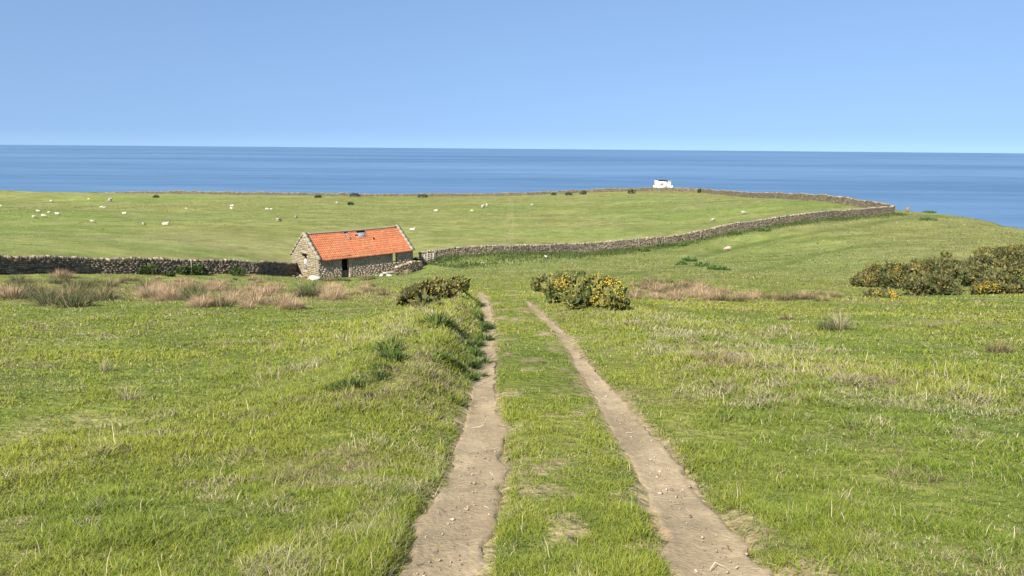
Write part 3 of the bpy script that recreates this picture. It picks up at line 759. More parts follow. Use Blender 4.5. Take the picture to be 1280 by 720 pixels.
def put_stone(me, px, py, size, label, group=None, sq=(1, 0.75, 0.5), name='loose_stone', sink=0.3, rz=None):
    x, y = hit(px, py)
    o = link(name, me); o.scale = (size * sq[0], size * sq[1], size * sq[2]); o.location = (x, y, h1(x, y) + size * sq[2] * (0.75 - sink)); o.rotation_euler = (rng.normal(0, 0.15), rng.normal(0, 0.15), rng.uniform(0, 6.28) if rz is None else rz)
    return tag(o, label, 'stone', group)
for i, (px, py, s) in enumerate(((364, 341, 0.45), (367, 343, 0.3), (370, 344, 0.5), (373, 345, 0.32), (376, 346, 0.4), (379, 347, 0.3), (362, 344, 0.3), (366, 346, 0.26), (385, 350, 0.28), (372, 347, 0.25))):
    put_stone(ST_WARM[i % 2], px, py, s, 'rough buff stone in the heap at the foot of the barn gable', 'rubble at the foot of the gable')
for px, py, s in ((381, 347.5, 0.36), (361, 342, 0.3)): put_stone(ST_RED, px, py, s, 'reddish stone among the rubble below the barn gable', 'red stones at the gable foot')
put_stone(ST_PALE[0], 391, 350, 0.85, 'large flat pale slab lying at the near corner of the barn', None, (1, 0.7, 0.28), rz=0.3)
put_stone(ST_PALE[1], 546.5, 329.5, 0.32, 'small white stone lying in the grass just right of the hurdle')
put_stone(ST_PALE[0], 603, 329.5, 0.45, 'flat white stone lying in the grass below the long wall', None, (1, 0.6, 0.3))
put_stone(ST_PALE[1], 512.5, 287, 0.2, 'pale stone in the pasture behind the barn roof') if False else None
for i, (px, py, s) in enumerate(((479, 344, 0.55), (484, 343, 0.6), (488, 342, 0.5), (476, 345, 0.35), (491, 341, 0.45), (486, 345, 0.4), (471, 345, 0.3))):
    put_stone([ST_WARM[0], ST_PALE[1]][i % 2], px, py, s, 'tumbled grey stone in the spill below the barn front', 'stones spilled before the barn front', (1.1, 0.8, 0.35))
put_stone(stone_proto(9, (0.20, 0.14, 0.09)), 1134, 264.5, 0.55, 'brown upright boulder alone on the right skyline by the wall corner', None, (0.7, 0.7, 1.35), name='boulder', sink=0.15)
put_stone(ST_WARM[1], 1012, 353, 0.3, 'small stone on the right hillside') if False else None
for i, (px, py, s) in enumerate(((836, 301, 0.6), (842, 302, 0.75), (847, 303, 0.5), (850, 300, 0.55), (839, 304, 0.4))):
    put_stone(ST_WARM[i % 2], px, py, s, 'fallen stone below the broken stretch of the long wall', 'stones fallen from the long wall')

# ruined pen walls in front of the barn's right end
def xy(px, Yd): return at(px, 330, Yd)[:2]
pen = np.array([xy(494, 89.5), xy(509, 91.0), xy(526.5, 93.5)])
dry_wall('ruined_wall', pen, lambda t: 0.78 + 0.25 * np.sin(t * 3), 'low ruined stone wall in front of the barn right end', (0.40, 0.19), tint=(0.95, 0.88, 0.8), seed=12, thick=0.5)

# wooden hurdle closing the gap between barn and long wall
def make_hurdle():
    a = xy(524.5, 97.5); b = xy(544, 97.8); ga, gb = h1(*a), h1(*b)
    root = empty('wooden_hurdle', (a[0], a[1], ga)); tag(root, 'pale weathered wooden hurdle between the barn and the long wall', 'hurdle')
    d = np.array([b[0] - a[0], b[1] - a[1], gb - ga]); L = np.linalg.norm(d); u = d / L
    n = np.array([-u[1], u[0], 0])
    for k, t in enumerate((0, 0.5, 1)):
        p = Acc(); boxes(p, [d * t + np.array([0, 0, 0.55])], u * 0.07, n * 0.07, [0, 0, 0.85], 0.01, (0.28, 0.245, 0.195)); p.obj('post', M_wood, root)
    for k in range(5):
        p = Acc(); boxes(p, [d * 0.5 + np.array([0, 0, 0.2 + k * 0.24]) - n * 0.1], u * L / 2, n * 0.02, np.array([0, 0, 0.065]), 0.012, np.array([0.33, 0.29, 0.235]) * (0.8 + 0.1 * (k * 3 % 4))); p.obj('rail', M_wood, root)
    for k in range(5):
        p = Acc(); t = 0.12 + 0.19 * k; boxes(p, [d * t + np.array([0, 0, 0.66]) - n * 0.15], u * 0.07, n * 0.015, np.array([0, 0, 0.58]), 0.012, np.array([0.36, 0.32, 0.26]) * (0.8 + 0.12 * (k * 2 % 3))); p.obj('slat', M_wood, root)
make_hurdle()

# stakes standing against the walls
def stake(px, Yd, h, label, group=None):
    x, y = xy(px, Yd); a = Acc(); tube(a, [(0, 0, -0.3), (0.02, 0, h * 0.5), (0.0, 0.01, h)], [0.055, 0.05, 0.045], 7, (0.24, 0.21, 0.17))
    o = a.obj('fence_stake', M_wood); o.location = (x, y, h1(x, y)); tag(o, label, 'stake', group)
stake(239, 71.7, 1.35, 'weathered wooden stake against the left wall between two green bushes')
stake(687, 106.3, 1.3, 'short wooden stake before the long wall beside the white lamb')
for px, Yd in ((797, 111.6), (819, 112.4), (874, 115.6), (1005, 176), (1015, 172.5), (1033, 166.5)):
    stake(px, Yd, 1.5, 'thin wooden stake rising against the long field wall', 'stakes along the field wall')

# ------------------------------------------------------------------ bushes
def bush_meshes(w, h, n, leaf, cols, seed, flower=0.0, lobes=14, up=0.45, depth=None, fcol=(0.74, 0.52, 0.05), fl_side=None):
    rg = np.random.default_rng(seed); dp = depth or w
    lc = []; 
    for k in range(lobes):
        a = rg.uniform(0, 6.28); q = math.sqrt(rg.uniform(0, 1)) * 0.68; rr = rg.uniform(0.18, 0.37)
        zc = (1 - 0.75 * q * q) * rg.uniform(0.35, 0.68)
        lc.append((q * math.cos(a) * w / 2, q * math.sin(a) * dp / 2, zc * h, rr * w / 2 * 1.1, rr * dp / 2 * 1.1, rr * h * 0.95))
    lc.append((0, 0, 0.28 * h, w * 0.36, dp * 0.36, h * 0.45)); lc = np.array(lc)
    k = rg.integers(0, len(lc), n); v = rg.normal(0, 1, (n, 3)); v /= np.linalg.norm(v, axis=1)[:, None]
    rad = rg.uniform(0.62, 1.10, n) ** 0.7
    tocull = rg.uniform(0, 1, n)
    P = lc[k, :3] + v * lc[k, 3:] * rad[:, None]
    ins = np.zeros(n)
    for j in range(len(lc)):
        q = (((P - lc[j, :3]) / lc[j, 3:]) ** 2).sum(1); ins = np.maximum(ins, np.where(j == k, 0, (q < 0.55)))
    ok = (ins < 0.5) & (P[:, 2] > 0.0); P, v = P[ok], v[ok]; n = len(P)
    clump = fbm(P[:, 0] / (0.13 * w) + 31 * seed, P[:, 1] / (0.13 * w) + P[:, 2] / (0.16 * w), 2, seed)
    d = v * 0.8 + np.array([0, 0, up]) + rg.normal(0, 0.45, (n, 3)); d /= np.linalg.norm(d, axis=1)[:, None]
    s = np.cross(d, rg.normal(0, 1, (n, 3))); s /= np.linalg.norm(s, axis=1)[:, None] + 1e-9
    l = leaf * rg.uniform(0.6, 1.5, n)[:, None]; lg = rg.uniform(0, 1, n) < 0.10; l[lg] *= 1.9; P[lg] += v[lg] * leaf * 0.5; wd = l * rg.uniform(0.16, 0.3, n)[:, None]
    cols = np.array(cols); c = cols[rg.integers(0, len(cols), n)] * rg.uniform(0.6, 1.35, n)[:, None] * (0.7 + 0.6 * clump)[:, None]
    V = np.stack([P - d * l * 0.5, P + s * wd, P + d * l * 0.5, P - s * wd], 1).reshape(-1, 3)
    F4 = np.arange(n * 4).reshape(-1, 4)
    fol = (V, F4, np.repeat(c, 4, 0))
    fl = None
    if flower > 0:
        hz = P[:, 2] / h; pr = sstep(0.25, 0.8, hz) * 0.8 + 0.2
        pr = pr * (0.07 + 0.93 * sstep(0.45, 0.68, fbm(P[:, 0] / (0.2 * w) + 7 * seed, P[:, 1] / (0.2 * w) - P[:, 2] / (0.22 * w), 3, seed + 5)))
        if fl_side is not None: pr = pr * sstep(-0.35, 0.25, (P[:, 0] * fl_side[0] + P[:, 1] * fl_side[1]) / (w / 2))
        m = rg.uniform(0, 1, n) < pr * flower * 1.25
        Q = P[m] + v[m] * leaf * 0.45; k2 = len(Q)
        if k2:
            fs = leaf * 0.15 * rg.uniform(0.7, 1.4, k2)[:, None]
            a = rg.normal(0, 1, (k2, 3)); a /= np.linalg.norm(a, axis=1)[:, None]; b = np.cross(a, rg.normal(0, 1, (k2, 3))); b /= np.linalg.norm(b, axis=1)[:, None]; c3 = np.cross(a, b)
            P6 = np.stack([Q + a * fs, Q + b * fs, Q - a * fs, Q - b * fs, Q + c3 * fs, Q - c3 * fs], 1).reshape(-1, 3)
            Ft = np.array([[0, 1, 4], [1, 2, 4], [2, 3, 4], [3, 0, 4], [1, 0, 5], [2, 1, 5], [3, 2, 5], [0, 3, 5]])
            Ft = (Ft[None] + (np.arange(k2) * 6)[:, None, None]).reshape(-1, 3)
            fc = np.array(fcol) * rg.uniform(0.65, 1.15, k2)[:, None]
            fl = (P6, Ft, np.repeat(fc, 6, 0))
    st = Acc()
    for j in range(7):
        L = lc[rg.integers(0, len(lc)), :3]; b = np.array([L[0] * 0.15, L[1] * 0.15, -0.15])
        tube(st, [b, b * 0.5 + L * 0.45 + rg.normal(0, 0.03, 3) * w, L], [0.035, 0.025, 0.012], 5, (0.11, 0.085, 0.06))
    return fol, fl, st
def bush(name, px, py, wpx, hpx, label, cat, group=None, n=5200, leaf=0.13, cols=((0.098, 0.122, 0.033), (0.135, 0.145, 0.04), (0.068, 0.088, 0.026), (0.20, 0.18, 0.048)), seed=1, flower=0.0, Yd=None, sq=1.0, sideways=0.85, fl_side=None, bare=False):
    if Yd is None: x, y = hit(px, py)
    else: x, y = at(px, py, Yd)[:2]
    dist = math.hypot(x, y); w = wpx * dist / F; h = hpx * dist / F
    fol, fl, st = bush_meshes(w, h, n, leaf, cols, seed, flower, depth=w * sideways, fl_side=fl_side)
    root = empty(name, (x, y, h1(x, y) - 0.04)); tag(root, label, cat, group)
    link('foliage', mesh_np('foliage', fol[0], fol[1], None, fol[2]), M_leaf, root)
    if fl: link('blossom', mesh_np('blossom', fl[0], None, fl[1], fl[2]), M_petal, root)
    st.obj('stems', M_wood, root)
    return root
G_C = 'gorse bushes right of the track'; G_L = 'gorse bushes left of the track'; G_R = 'gorse thicket on the right hillside'
bush('gorse_bush', 744, 384, 92, 43, 'large round gorse bush with thick yellow blossom right of the track', 'gorse', G_C, 11000, 0.12, seed=21, flower=0.62)
bush('gorse_bush', 718, 375, 80, 34, 'yellow topped gorse bush in the middle of the clump right of the track', 'gorse', G_C, 9000, 0.12, seed=22, flower=0.42)
bush('gorse_bush', 690, 365, 64, 28, 'dull green gorse bush nearest the track with hardly any blossom', 'gorse', G_C, 7000, 0.12, seed=23, flower=0.10)
bush('gorse_bush', 768, 387, 36, 30, 'small blossom covered gorse bush at the right end of the clump beside the track', 'gorse', G_C, 5000, 0.11, seed=24, flower=0.7)
bush('gorse_bush', 712, 358, 62, 22, 'brownish gorse bush behind the others right of the track', 'gorse', G_C, 6000, 0.12, seed=25, flower=0.12)
bush('gorse_bush', 545, 374, 58, 27, 'dark spreading gorse bush left of the track below the barn', 'gorse', G_L, 8000, 0.12, seed=26, flower=0.2, cols=((0.085, 0.09, 0.026), (0.12, 0.108, 0.032), (0.056, 0.064, 0.02), (0.17, 0.13, 0.04)))
bush('gorse_bush', 514, 380, 42, 25, 'low olive brown gorse bush at the left end of the pair by the track', 'gorse', G_L, 5000, 0.11, seed=27, flower=0.06, cols=((0.075, 0.075, 0.025), (0.10, 0.085, 0.03), (0.05, 0.06, 0.02)))
bush('gorse_bush', 564, 366, 42, 24, 'gorse bush with yellow tips at the track crest left of the ruts', 'gorse', G_L, 4500, 0.11, seed=28, flower=0.30)
bush('gorse_bush', 534, 384, 44, 14, 'low yellow green gorse growth in front of the dark left bush', 'gorse', G_L, 4000, 0.10, seed=29, cols=((0.10, 0.11, 0.03), (0.075, 0.09, 0.025), (0.13, 0.12, 0.04)))
RIGHT = [(1084, 358, 46, 24, 0.15, 'dark low gorse at the left tip of the thicket'), (1106, 353, 52, 28, 0.75, 'yellow crowned gorse near the left tip of the thicket'), (1104, 373, 36, 14, 0.95, 'low bright yellow gorse standing just before the thicket'),
         (1131, 361, 58, 42, 0.25, 'tall gorse with orange tips in the left half of the thicket'), (1150, 369, 46, 34, 0.04, 'rounded dark green gorse at the front of the thicket'), (1174, 369, 48, 38, 0.04, 'broad dark green gorse with no blossom at the thicket front'),
         (1142, 347, 48, 28, 0.35, 'gorse with a few yellow sprays behind the tall thicket bushes'), (1172, 347, 52, 30, 0.04, 'gorse with a grey green dome in the back row of the thicket'), (1196, 346, 50, 28, 0.03, 'brownish gorse in the middle of the thicket back row'),
         (1204, 357, 42, 28, 0.03, 'thin dark gorse beside the gap in the thicket'), (1234, 348, 54, 38, 0.08, 'large green gorse in the right half of the thicket'), (1250, 331, 54, 27, 0.45, 'gorse with yellow blossom high on the thicket right side'),
         (1282, 332, 62, 34, 0.12, 'tall gorse high at the right edge of the view'), (1236, 368, 32, 22, 0.8, 'small yellow flowered gorse in front of the thicket right half'), (1257, 367, 42, 32, 0.1, 'dark gorse right of the small yellow one before the thicket'),
         (1282, 361, 48, 38, 0.5, 'yellow sprayed gorse at the lower right end of the thicket'), (1318, 352, 64, 40, 0.3, 'gorse at the far right end of the thicket')]
OL = ((0.070, 0.084, 0.026), (0.098, 0.102, 0.031), (0.048, 0.06, 0.019), (0.155, 0.125, 0.042))
for i, (px, py, wp, hp, fl, lab) in enumerate(RIGHT):
    bush('gorse_bush', px, py, wp * 1.1, hp * 0.82, lab, 'gorse', G_R, 7000, 0.15, seed=40 + i, flower=min(0.95, fl * 2.5) if fl > 0.1 else fl, cols=OL, sideways=1.0)
bush('gorse_bush', 1183, 322, 16, 9, 'tiny lone gorse bush above the thicket', 'gorse', None, 1200, 0.15, seed=70)
GRN = ((0.05, 0.085, 0.019), (0.068, 0.11, 0.025), (0.04, 0.066, 0.017))
for i, (px, py, wp, hp, lab) in enumerate(((188, 341, 20, 11, 'dark green bush against the left wall, leftmost of the row'), (211, 343, 12, 6, 'small low green bush second from the left at the wall'), (230, 341, 14, 11, 'upright green bush left of a stake at the left wall'),
        (250, 341, 16, 13, 'bright leafy bush right of the stake at the left wall'), (298, 342, 20, 10, 'bushy green shrub at the wall nearest the barn'), (518, 329, 10, 7, 'very dark bush tucked between the barn end and the hurdle'))):
    bush('green_shrub', px, py + (2.5 if i < 5 else 0), wp * 1.25, hp * 1.3, lab, 'shrub', 'green shrubs at the left wall' if i < 5 else None, 1600, 0.16, GRN, 80 + i)
FARB = ((528, 247, 14, 5), (711, 244, 9, 4), (729.6, 243, 10, 5), (790.6, 242, 11, 6), (875, 241, 8, 6), (438, 256, 8, 3.5), (195, 247, 8, 3), (444, 246, 20, 4.5), (692, 244, 8, 3), (398, 247, 9, 3))
FLAB = ('dark bush on the cliff wall above the right end of the barn roof', 'small dark bush at the cliff wall, left of a pair', 'dark round bush at the cliff wall, right of a pair', 'dark bush at the cliff wall left of the white lookout', 'green bush at the cliff wall right of the white lookout',
        'small dark bush in the far pasture above the barn ridge', 'low dark bush at the cliff wall far to the left', 'long flat green bush on the cliff wall above the barn', 'low brown bush at the cliff wall between barn and lookout', 'low bush at the cliff wall above the barn gable')
for i, (b, lab) in enumerate(zip(FARB, FLAB)):
    bush('skyline_bush', *b, lab, 'bush', 'bushes along the cliff wall', 900, 0.32, ((0.05, 0.065, 0.025), (0.065, 0.075, 0.03), (0.045, 0.05, 0.025)), 100 + i)
# leafy weeds on the bank beside the left rut
NET = ((592, 456, 34, 22), (597, 441, 28, 22), (588, 470, 26, 18), (600, 426, 20, 20), (603, 410, 14, 16), (599, 396, 12, 14), (595, 382, 10, 12), (574, 503, 26, 16), (486, 436, 22, 18), (493, 450, 24, 20), (480, 462, 22, 16), (468, 472, 22, 14),
       (446, 484, 26, 16), (420, 488, 26, 14), (410, 498, 18, 10), (545, 406, 16, 20), (510, 418, 16, 12), (556, 446, 24, 12), (566, 458, 22, 12), (596, 412, 18, 18), (590, 430, 20, 14), (562, 428, 14, 9), (462, 496, 16, 10))
# green plants on the slope below the long wall
for i, b in enumerate(((830, 308, 26, 9), (806, 314, 14, 5), (862, 327, 16, 8), (876, 333, 16, 6), (893, 337, 14, 6), (908, 338, 8, 4), (852, 331, 14, 5), (853, 307, 12, 5), (958, 289, 16, 6), (920, 293, 20, 7), (1160, 275, 18, 4), (1163, 265.5, 12, 3))):
    bush('low_shrub', b[0], b[1], b[2] * 1.25, b[3] * 0.8, 'low dark green plant on the slope below the long wall' if i < 10 else ('low green plant on the right hillside below the skyline' if i == 10 else 'low green plant right on the right skyline beside the boulder'), 'plant', 'plants below the long wall' if i < 10 else None, 700, 0.22, ((0.06, 0.115, 0.025), (0.08, 0.14, 0.03), (0.05, 0.09, 0.02)), 170 + i)

# ------------------------------------------------------------------ rush clumps
def rush_mesh(seed, cols, n=170, L=0.75, spread=0.16, W=0.0145):
    rg = np.random.default_rng(seed); az = rg.uniform(0, 6.283, n); q = np.sqrt(rg.uniform(0, 1, n)) * spread
    B = np.stack([q * np.cos(az), q * np.sin(az), np.full(n, -0.05)], -1)
    ln = L * rg.uniform(0.45, 1.1, n); lean = np.clip(0.2 + 0.72 * q / spread + rg.normal(0, 0.2, n), 0.02, 0.95); ln = ln * (1 - 0.35 * q / spread)
    cols = np.array(cols); c = cols[rg.integers(0, len(cols), n)] * rg.uniform(0.65, 1.25, n)[:, None]
    V, F4, F3, C = blades(B, ln, np.full(n, W), az + rg.normal(0, 0.35, n), lean, c * 0.85, c * 1.15, rg)
    me = mesh_np('rush_clump', V, F4, F3, C); me.materials.append(M_grass); return me
TAN = ((0.45, 0.325, 0.185), (0.37, 0.262, 0.145), (0.53, 0.395, 0.235), (0.25, 0.18, 0.095))
MIXD = ((0.28, 0.21, 0.11), (0.13, 0.13, 0.04), (0.36, 0.27, 0.15), (0.08, 0.10, 0.03))
GRE = ((0.075, 0.10, 0.03), (0.055, 0.08, 0.025), (0.11, 0.12, 0.04), (0.25, 0.2, 0.1))
RT = [rush_mesh(200 + i, TAN, 340, spread=0.34) for i in range(5)]; RM = [rush_mesh(210 + i, MIXD, 330, spread=0.34) for i in range(3)]; RG = [rush_mesh(220 + i, GRE, 330, spread=0.36) for i in range(3)]
RP = [rush_mesh(230, ((0.5, 0.42, 0.25), (0.4, 0.35, 0.2), (0.16, 0.17, 0.06)), 90, 0.8, 0.14, 0.012)]
def rush(px, py, lib, sc, label, group):
    x, y = hit(px, py); o = link('rush_clump', lib[int(rng.integers(0, len(lib)))])
    o.location = (x, y, h1(x, y)); s = sc * rng.uniform(0.8, 1.25); o.scale = (s * rng.uniform(1.0, 1.5), s * rng.uniform(1.0, 1.5), s * rng.uniform(0.75, 1.05)); o.rotation_euler = (0, 0, rng.uniform(0, 6.28))
    tag(o, label, 'rushes', group)
def scatter(n, x0, x1, y0, y1, lib, sc, label, group):
    for _ in range(n):
        a = rng.uniform(x0, x1); b = rng.uniform(y0, y1); rush(a, b, lib, sc, label, group)
LT = ('tan dead rush clump in the belt below the barn gable', 'tan rushes below the barn gable')
LW = ('tan dead rush clump in the belt before the left wall', 'tan rushes before the left wall')
LG = ('dark green rush clump among tan rushes before the left wall', 'green rushes before the left wall')
scatter(38, 190, 350, 348, 368, RT + RM[:1], 0.8, *LT); scatter(26, 245, 374, 368, 387, RT, 0.62, *LT); scatter(10, 185, 215, 368, 378, RT, 0.75, *LT)
scatter(14, 75, 185, 348, 374, RM + RT[:1], 0.9, *LW); scatter(12, -10, 60, 364, 374, RT + RM, 0.8, *LW)
scatter(20, 15, 135, 352, 384, RG, 0.95, *LG); scatter(22, 150, 350, 348, 384, RG + RM, 0.7, *LG)
rush(72, 347, RT, 1.25, 'large lone straw rush clump close to the left wall', None)
rush(82, 347, RT, 1.0, 'smaller straw rush clump touching the lone one near the left wall', None)
scatter(5, 378, 392, 362, 372, RG, 0.95, 'dark green rush clump below the near corner of the barn', 'green rushes below the barn corner')
scatter(16, 395, 425, 362, 376, RT, 0.75, 'pinkish tan rush clump on the slope below the barn front', 'tan rushes below the barn front'); scatter(8, 430, 480, 355, 370, RT + RM, 0.7, 'pinkish tan rush clump on the slope below the barn front', 'tan rushes below the barn front')
scatter(13, 400, 470, 349, 352, RM + RG, 0.95, 'brown green rush clump growing along the foot of the barn front', 'rushes along the barn front')
scatter(5, 505, 512, 341, 344, RP, 1.3, 'pale yellow tuft growing at the ruined wall', 'pale tufts at the ruined wall')
RB = ('tan rush clump in the belt right of the gorse bushes', 'rushes right of the gorse')
scatter(36, 785, 905, 358, 377, RT + RM[:1], 0.72, *RB); scatter(16, 800, 870, 352, 362, RM + RG, 0.8, *RB); scatter(24, 900, 1050, 368, 377, RT + RM, 0.6, *RB); scatter(8, 960, 1000, 372, 376, RM, 0.6, *RB)
scatter(3, 1036, 1052, 408, 412, RP, 0.85, 'pale stalked tuft standing alone on the right pasture', 'pale tufts on the right pasture')
scatter(3, 1030, 1046, 410, 413, RG, 0.4, 'green rush tuft beside the pale stalks on the right pasture', 'green tufts by the pale stalks')
for px, py, lib, lab in ((985, 400, RM, 'dark rush tuft on the right pasture below the tan belt'), (1165, 410, RM, 'brown rush tuft on the right pasture below the gorse thicket'), (1250, 440, RM, 'brown tuft near the right edge of the pasture'), (965, 424, RP, 'small straw tuft on the pasture right of the track'), (995, 424, RP, 'small straw tuft right of its twin on the pasture'),
                        (130, 464, RM, 'brown tussock in the left pasture'), (160, 500, RP, 'pale tussock in the left pasture below the brown one'), (492, 412, RP, 'tall pale grass tuft at the bank above the dark weeds'), (285, 362, RG, 'dark green rush clump in the middle of the tan belt'), (1196, 405, RP, 'straw tuft below the right end of the thicket'), (1222, 382, RP, 'pale tuft before the small yellow gorse')):
    rush(px, py, lib if lib is not RM else RM[:1] + RP, 0.34, lab, None)

WEED = [rush_mesh(240 + i, ((0.075, 0.115, 0.024), (0.058, 0.09, 0.02), (0.11, 0.155, 0.032)), 150, 0.36, 0.20, 0.034) for i in range(4)]
for px, py, wp, hp in NET:
    edge = px > 570
    for q in range(3):
        x, y = hit(px + rng.normal(0, wp * 0.22), py + rng.normal(0, 1.5)); o = link('nettle_clump', WEED[int(rng.integers(0, 4))]); sc = hp * math.hypot(x, y) / F / (0.36 if edge else 0.27) * rng.uniform(0.6, 1.1)
        o.location = (x, y, h1(x, y) - 0.02); o.scale = (sc * 1.15, sc * 1.15, sc); o.rotation_euler = (0, 0, rng.uniform(0, 6.28))
        tag(o, 'dark green leafy weeds hanging over the edge of the left rut' if edge else 'dark green leafy weed clump on the bank left of the rut', 'weeds', 'weeds overhanging the left rut' if edge else 'weeds on the bank left of the track')
# ------------------------------------------------------------------ sheep
def sheep_mesh(pose, shade, name):
    me = bpy.data.meshes.new('sk'); 
    P = {}; E = []
    def v(k, co, r): P[k] = (co, r)
    dz = -0.36 if pose == 'lie' else 0.0
    v('pel', (-0.30, 0, 0.66 + dz), 0.26); v('rump', (-0.52, 0, 0.66 + dz), 0.17); v('mid', (0.02, 0, 0.64 + dz), 0.30); v('chest', (0.34, 0, 0.65 + dz), 0.25)
    E += [('pel', 'rump'), ('pel', 'mid'), ('mid', 'chest')]
    if pose == 'graze':
        v('neck', (0.56, 0, 0.50), 0.13); v('head', (0.70, 0, 0.26), 0.095); v('muz', (0.78, 0, 0.09), 0.055)
    elif pose == 'lie':
        v('neck', (0.52, 0.04, 0.50), 0.14); v('head', (0.66, 0.06, 0.62), 0.10); v('muz', (0.82, 0.08, 0.55), 0.06)
    else:
        v('neck', (0.52, 0, 0.82), 0.14); v('head', (0.66, 0, 0.98), 0.10); v('muz', (0.83, 0, 0.91), 0.06)
    E += [('chest', 'neck'), ('neck', 'head'), ('head', 'muz')]
    for s, t in ((1, 'l'), (-1, 'r')):
        v('ear' + t, (P['head'][0][0] - 0.04, s * 0.16, P['head'][0][2] + 0.06), 0.03); E.append(('head', 'ear' + t))
        if pose == 'lie':
            v('h' + t, (-0.34, s * 0.22, 0.14), 0.13); v('hk' + t, (-0.10, s * 0.27, 0.08), 0.05); E += [('pel', 'h' + t), ('h' + t, 'hk' + t)]
            v('f' + t, (0.36, s * 0.16, 0.12), 0.08); v('fk' + t, (0.55, s * 0.16, 0.06), 0.045); E += [('chest', 'f' + t), ('f' + t, 'fk' + t)]
        else:
            v('h' + t, (-0.36, s * 0.15, 0.44), 0.12); v('hk' + t, (-0.46, s * 0.15, 0.25), 0.05); v('hf' + t, (-0.42, s * 0.15, 0.0), 0.04); E += [('pel', 'h' + t), ('h' + t, 'hk' + t), ('hk' + t, 'hf' + t)]
            v('f' + t, (0.34, s * 0.13, 0.42), 0.09); v('fk' + t, (0.36, s * 0.13, 0.22), 0.045); v('ff' + t, (0.35, s * 0.13, 0.0), 0.04); E += [('chest', 'f' + t), ('f' + t, 'fk' + t), ('fk' + t, 'ff' + t)]
    v('tail', (-0.66, 0, 0.56 + dz * 0.9), 0.05); E.append(('rump', 'tail'))
    ks = list(P); me.from_pydata([P[k][0] for k in ks], [(ks.index(a), ks.index(b)) for a, b in E], [])
    o = bpy.data.objects.new('sk', me); COL.objects.link(o)
    sk = o.modifiers.new('s', 'SKIN'); sk.use_smooth_shade = True
    for i, k in enumerate(ks): me.skin_vertices[0].data[i].radius = (P[k][1], P[k][1])
    me.skin_vertices[0].data[0].use_root = True
    ss = o.modifiers.new('u', 'SUBSURF'); ss.levels = 2; ss.render_levels = 2
    dg = bpy.context.evaluated_depsgraph_get(); ev = o.evaluated_get(dg); out = bpy.data.meshes.new_from_object(ev)
    bpy.data.objects.remove(o); bpy.data.meshes.remove(me)
    out.name = name; n = len(out.vertices); co = np.empty(n * 3); out.vertices.foreach_get('co', co); co = co.reshape(-1, 3)
    wool = np.array([0.54, 0.485, 0.385]) * np.array(shade); skin = np.array([0.22, 0.185, 0.15])
    hd = np.array(P['head'][0]); mz = np.array(P['muz'][0])
    isf = (np.minimum(np.linalg.norm(co - hd, axis=1), np.linalg.norm(co - mz, axis=1)) < 0.15) | ((co[:, 2] < 0.3) & (pose != 'lie') & (np.abs(co[:, 1]) > 0.02))
    c = np.ones((n, 4), np.float32); c[:, :3] = np.where(isf[:, None], skin, wool * (0.92 + 0.16 * fbm(co[:, 0] * 9, co[:, 2] * 9, 2, 3))[:, None])
    a = out.color_attributes.new('Col', 'FLOAT_COLOR', 'POINT'); a.data.foreach_set('color', c.ravel())
    out.polygons.foreach_set('use_smooth', np.ones(len(out.polygons), bool)); out.materials.clear(); out.materials.append(M_wool); out.update()
    return out
SH = {p: sheep_mesh(p, 1.0, 'sheep') for p in ('graze', 'stand', 'lie')}
SHD = sheep_mesh('graze', 0.72, 'sheep'); SHP = sheep_mesh('graze', (0.86, 0.70, 0.66), 'sheep')
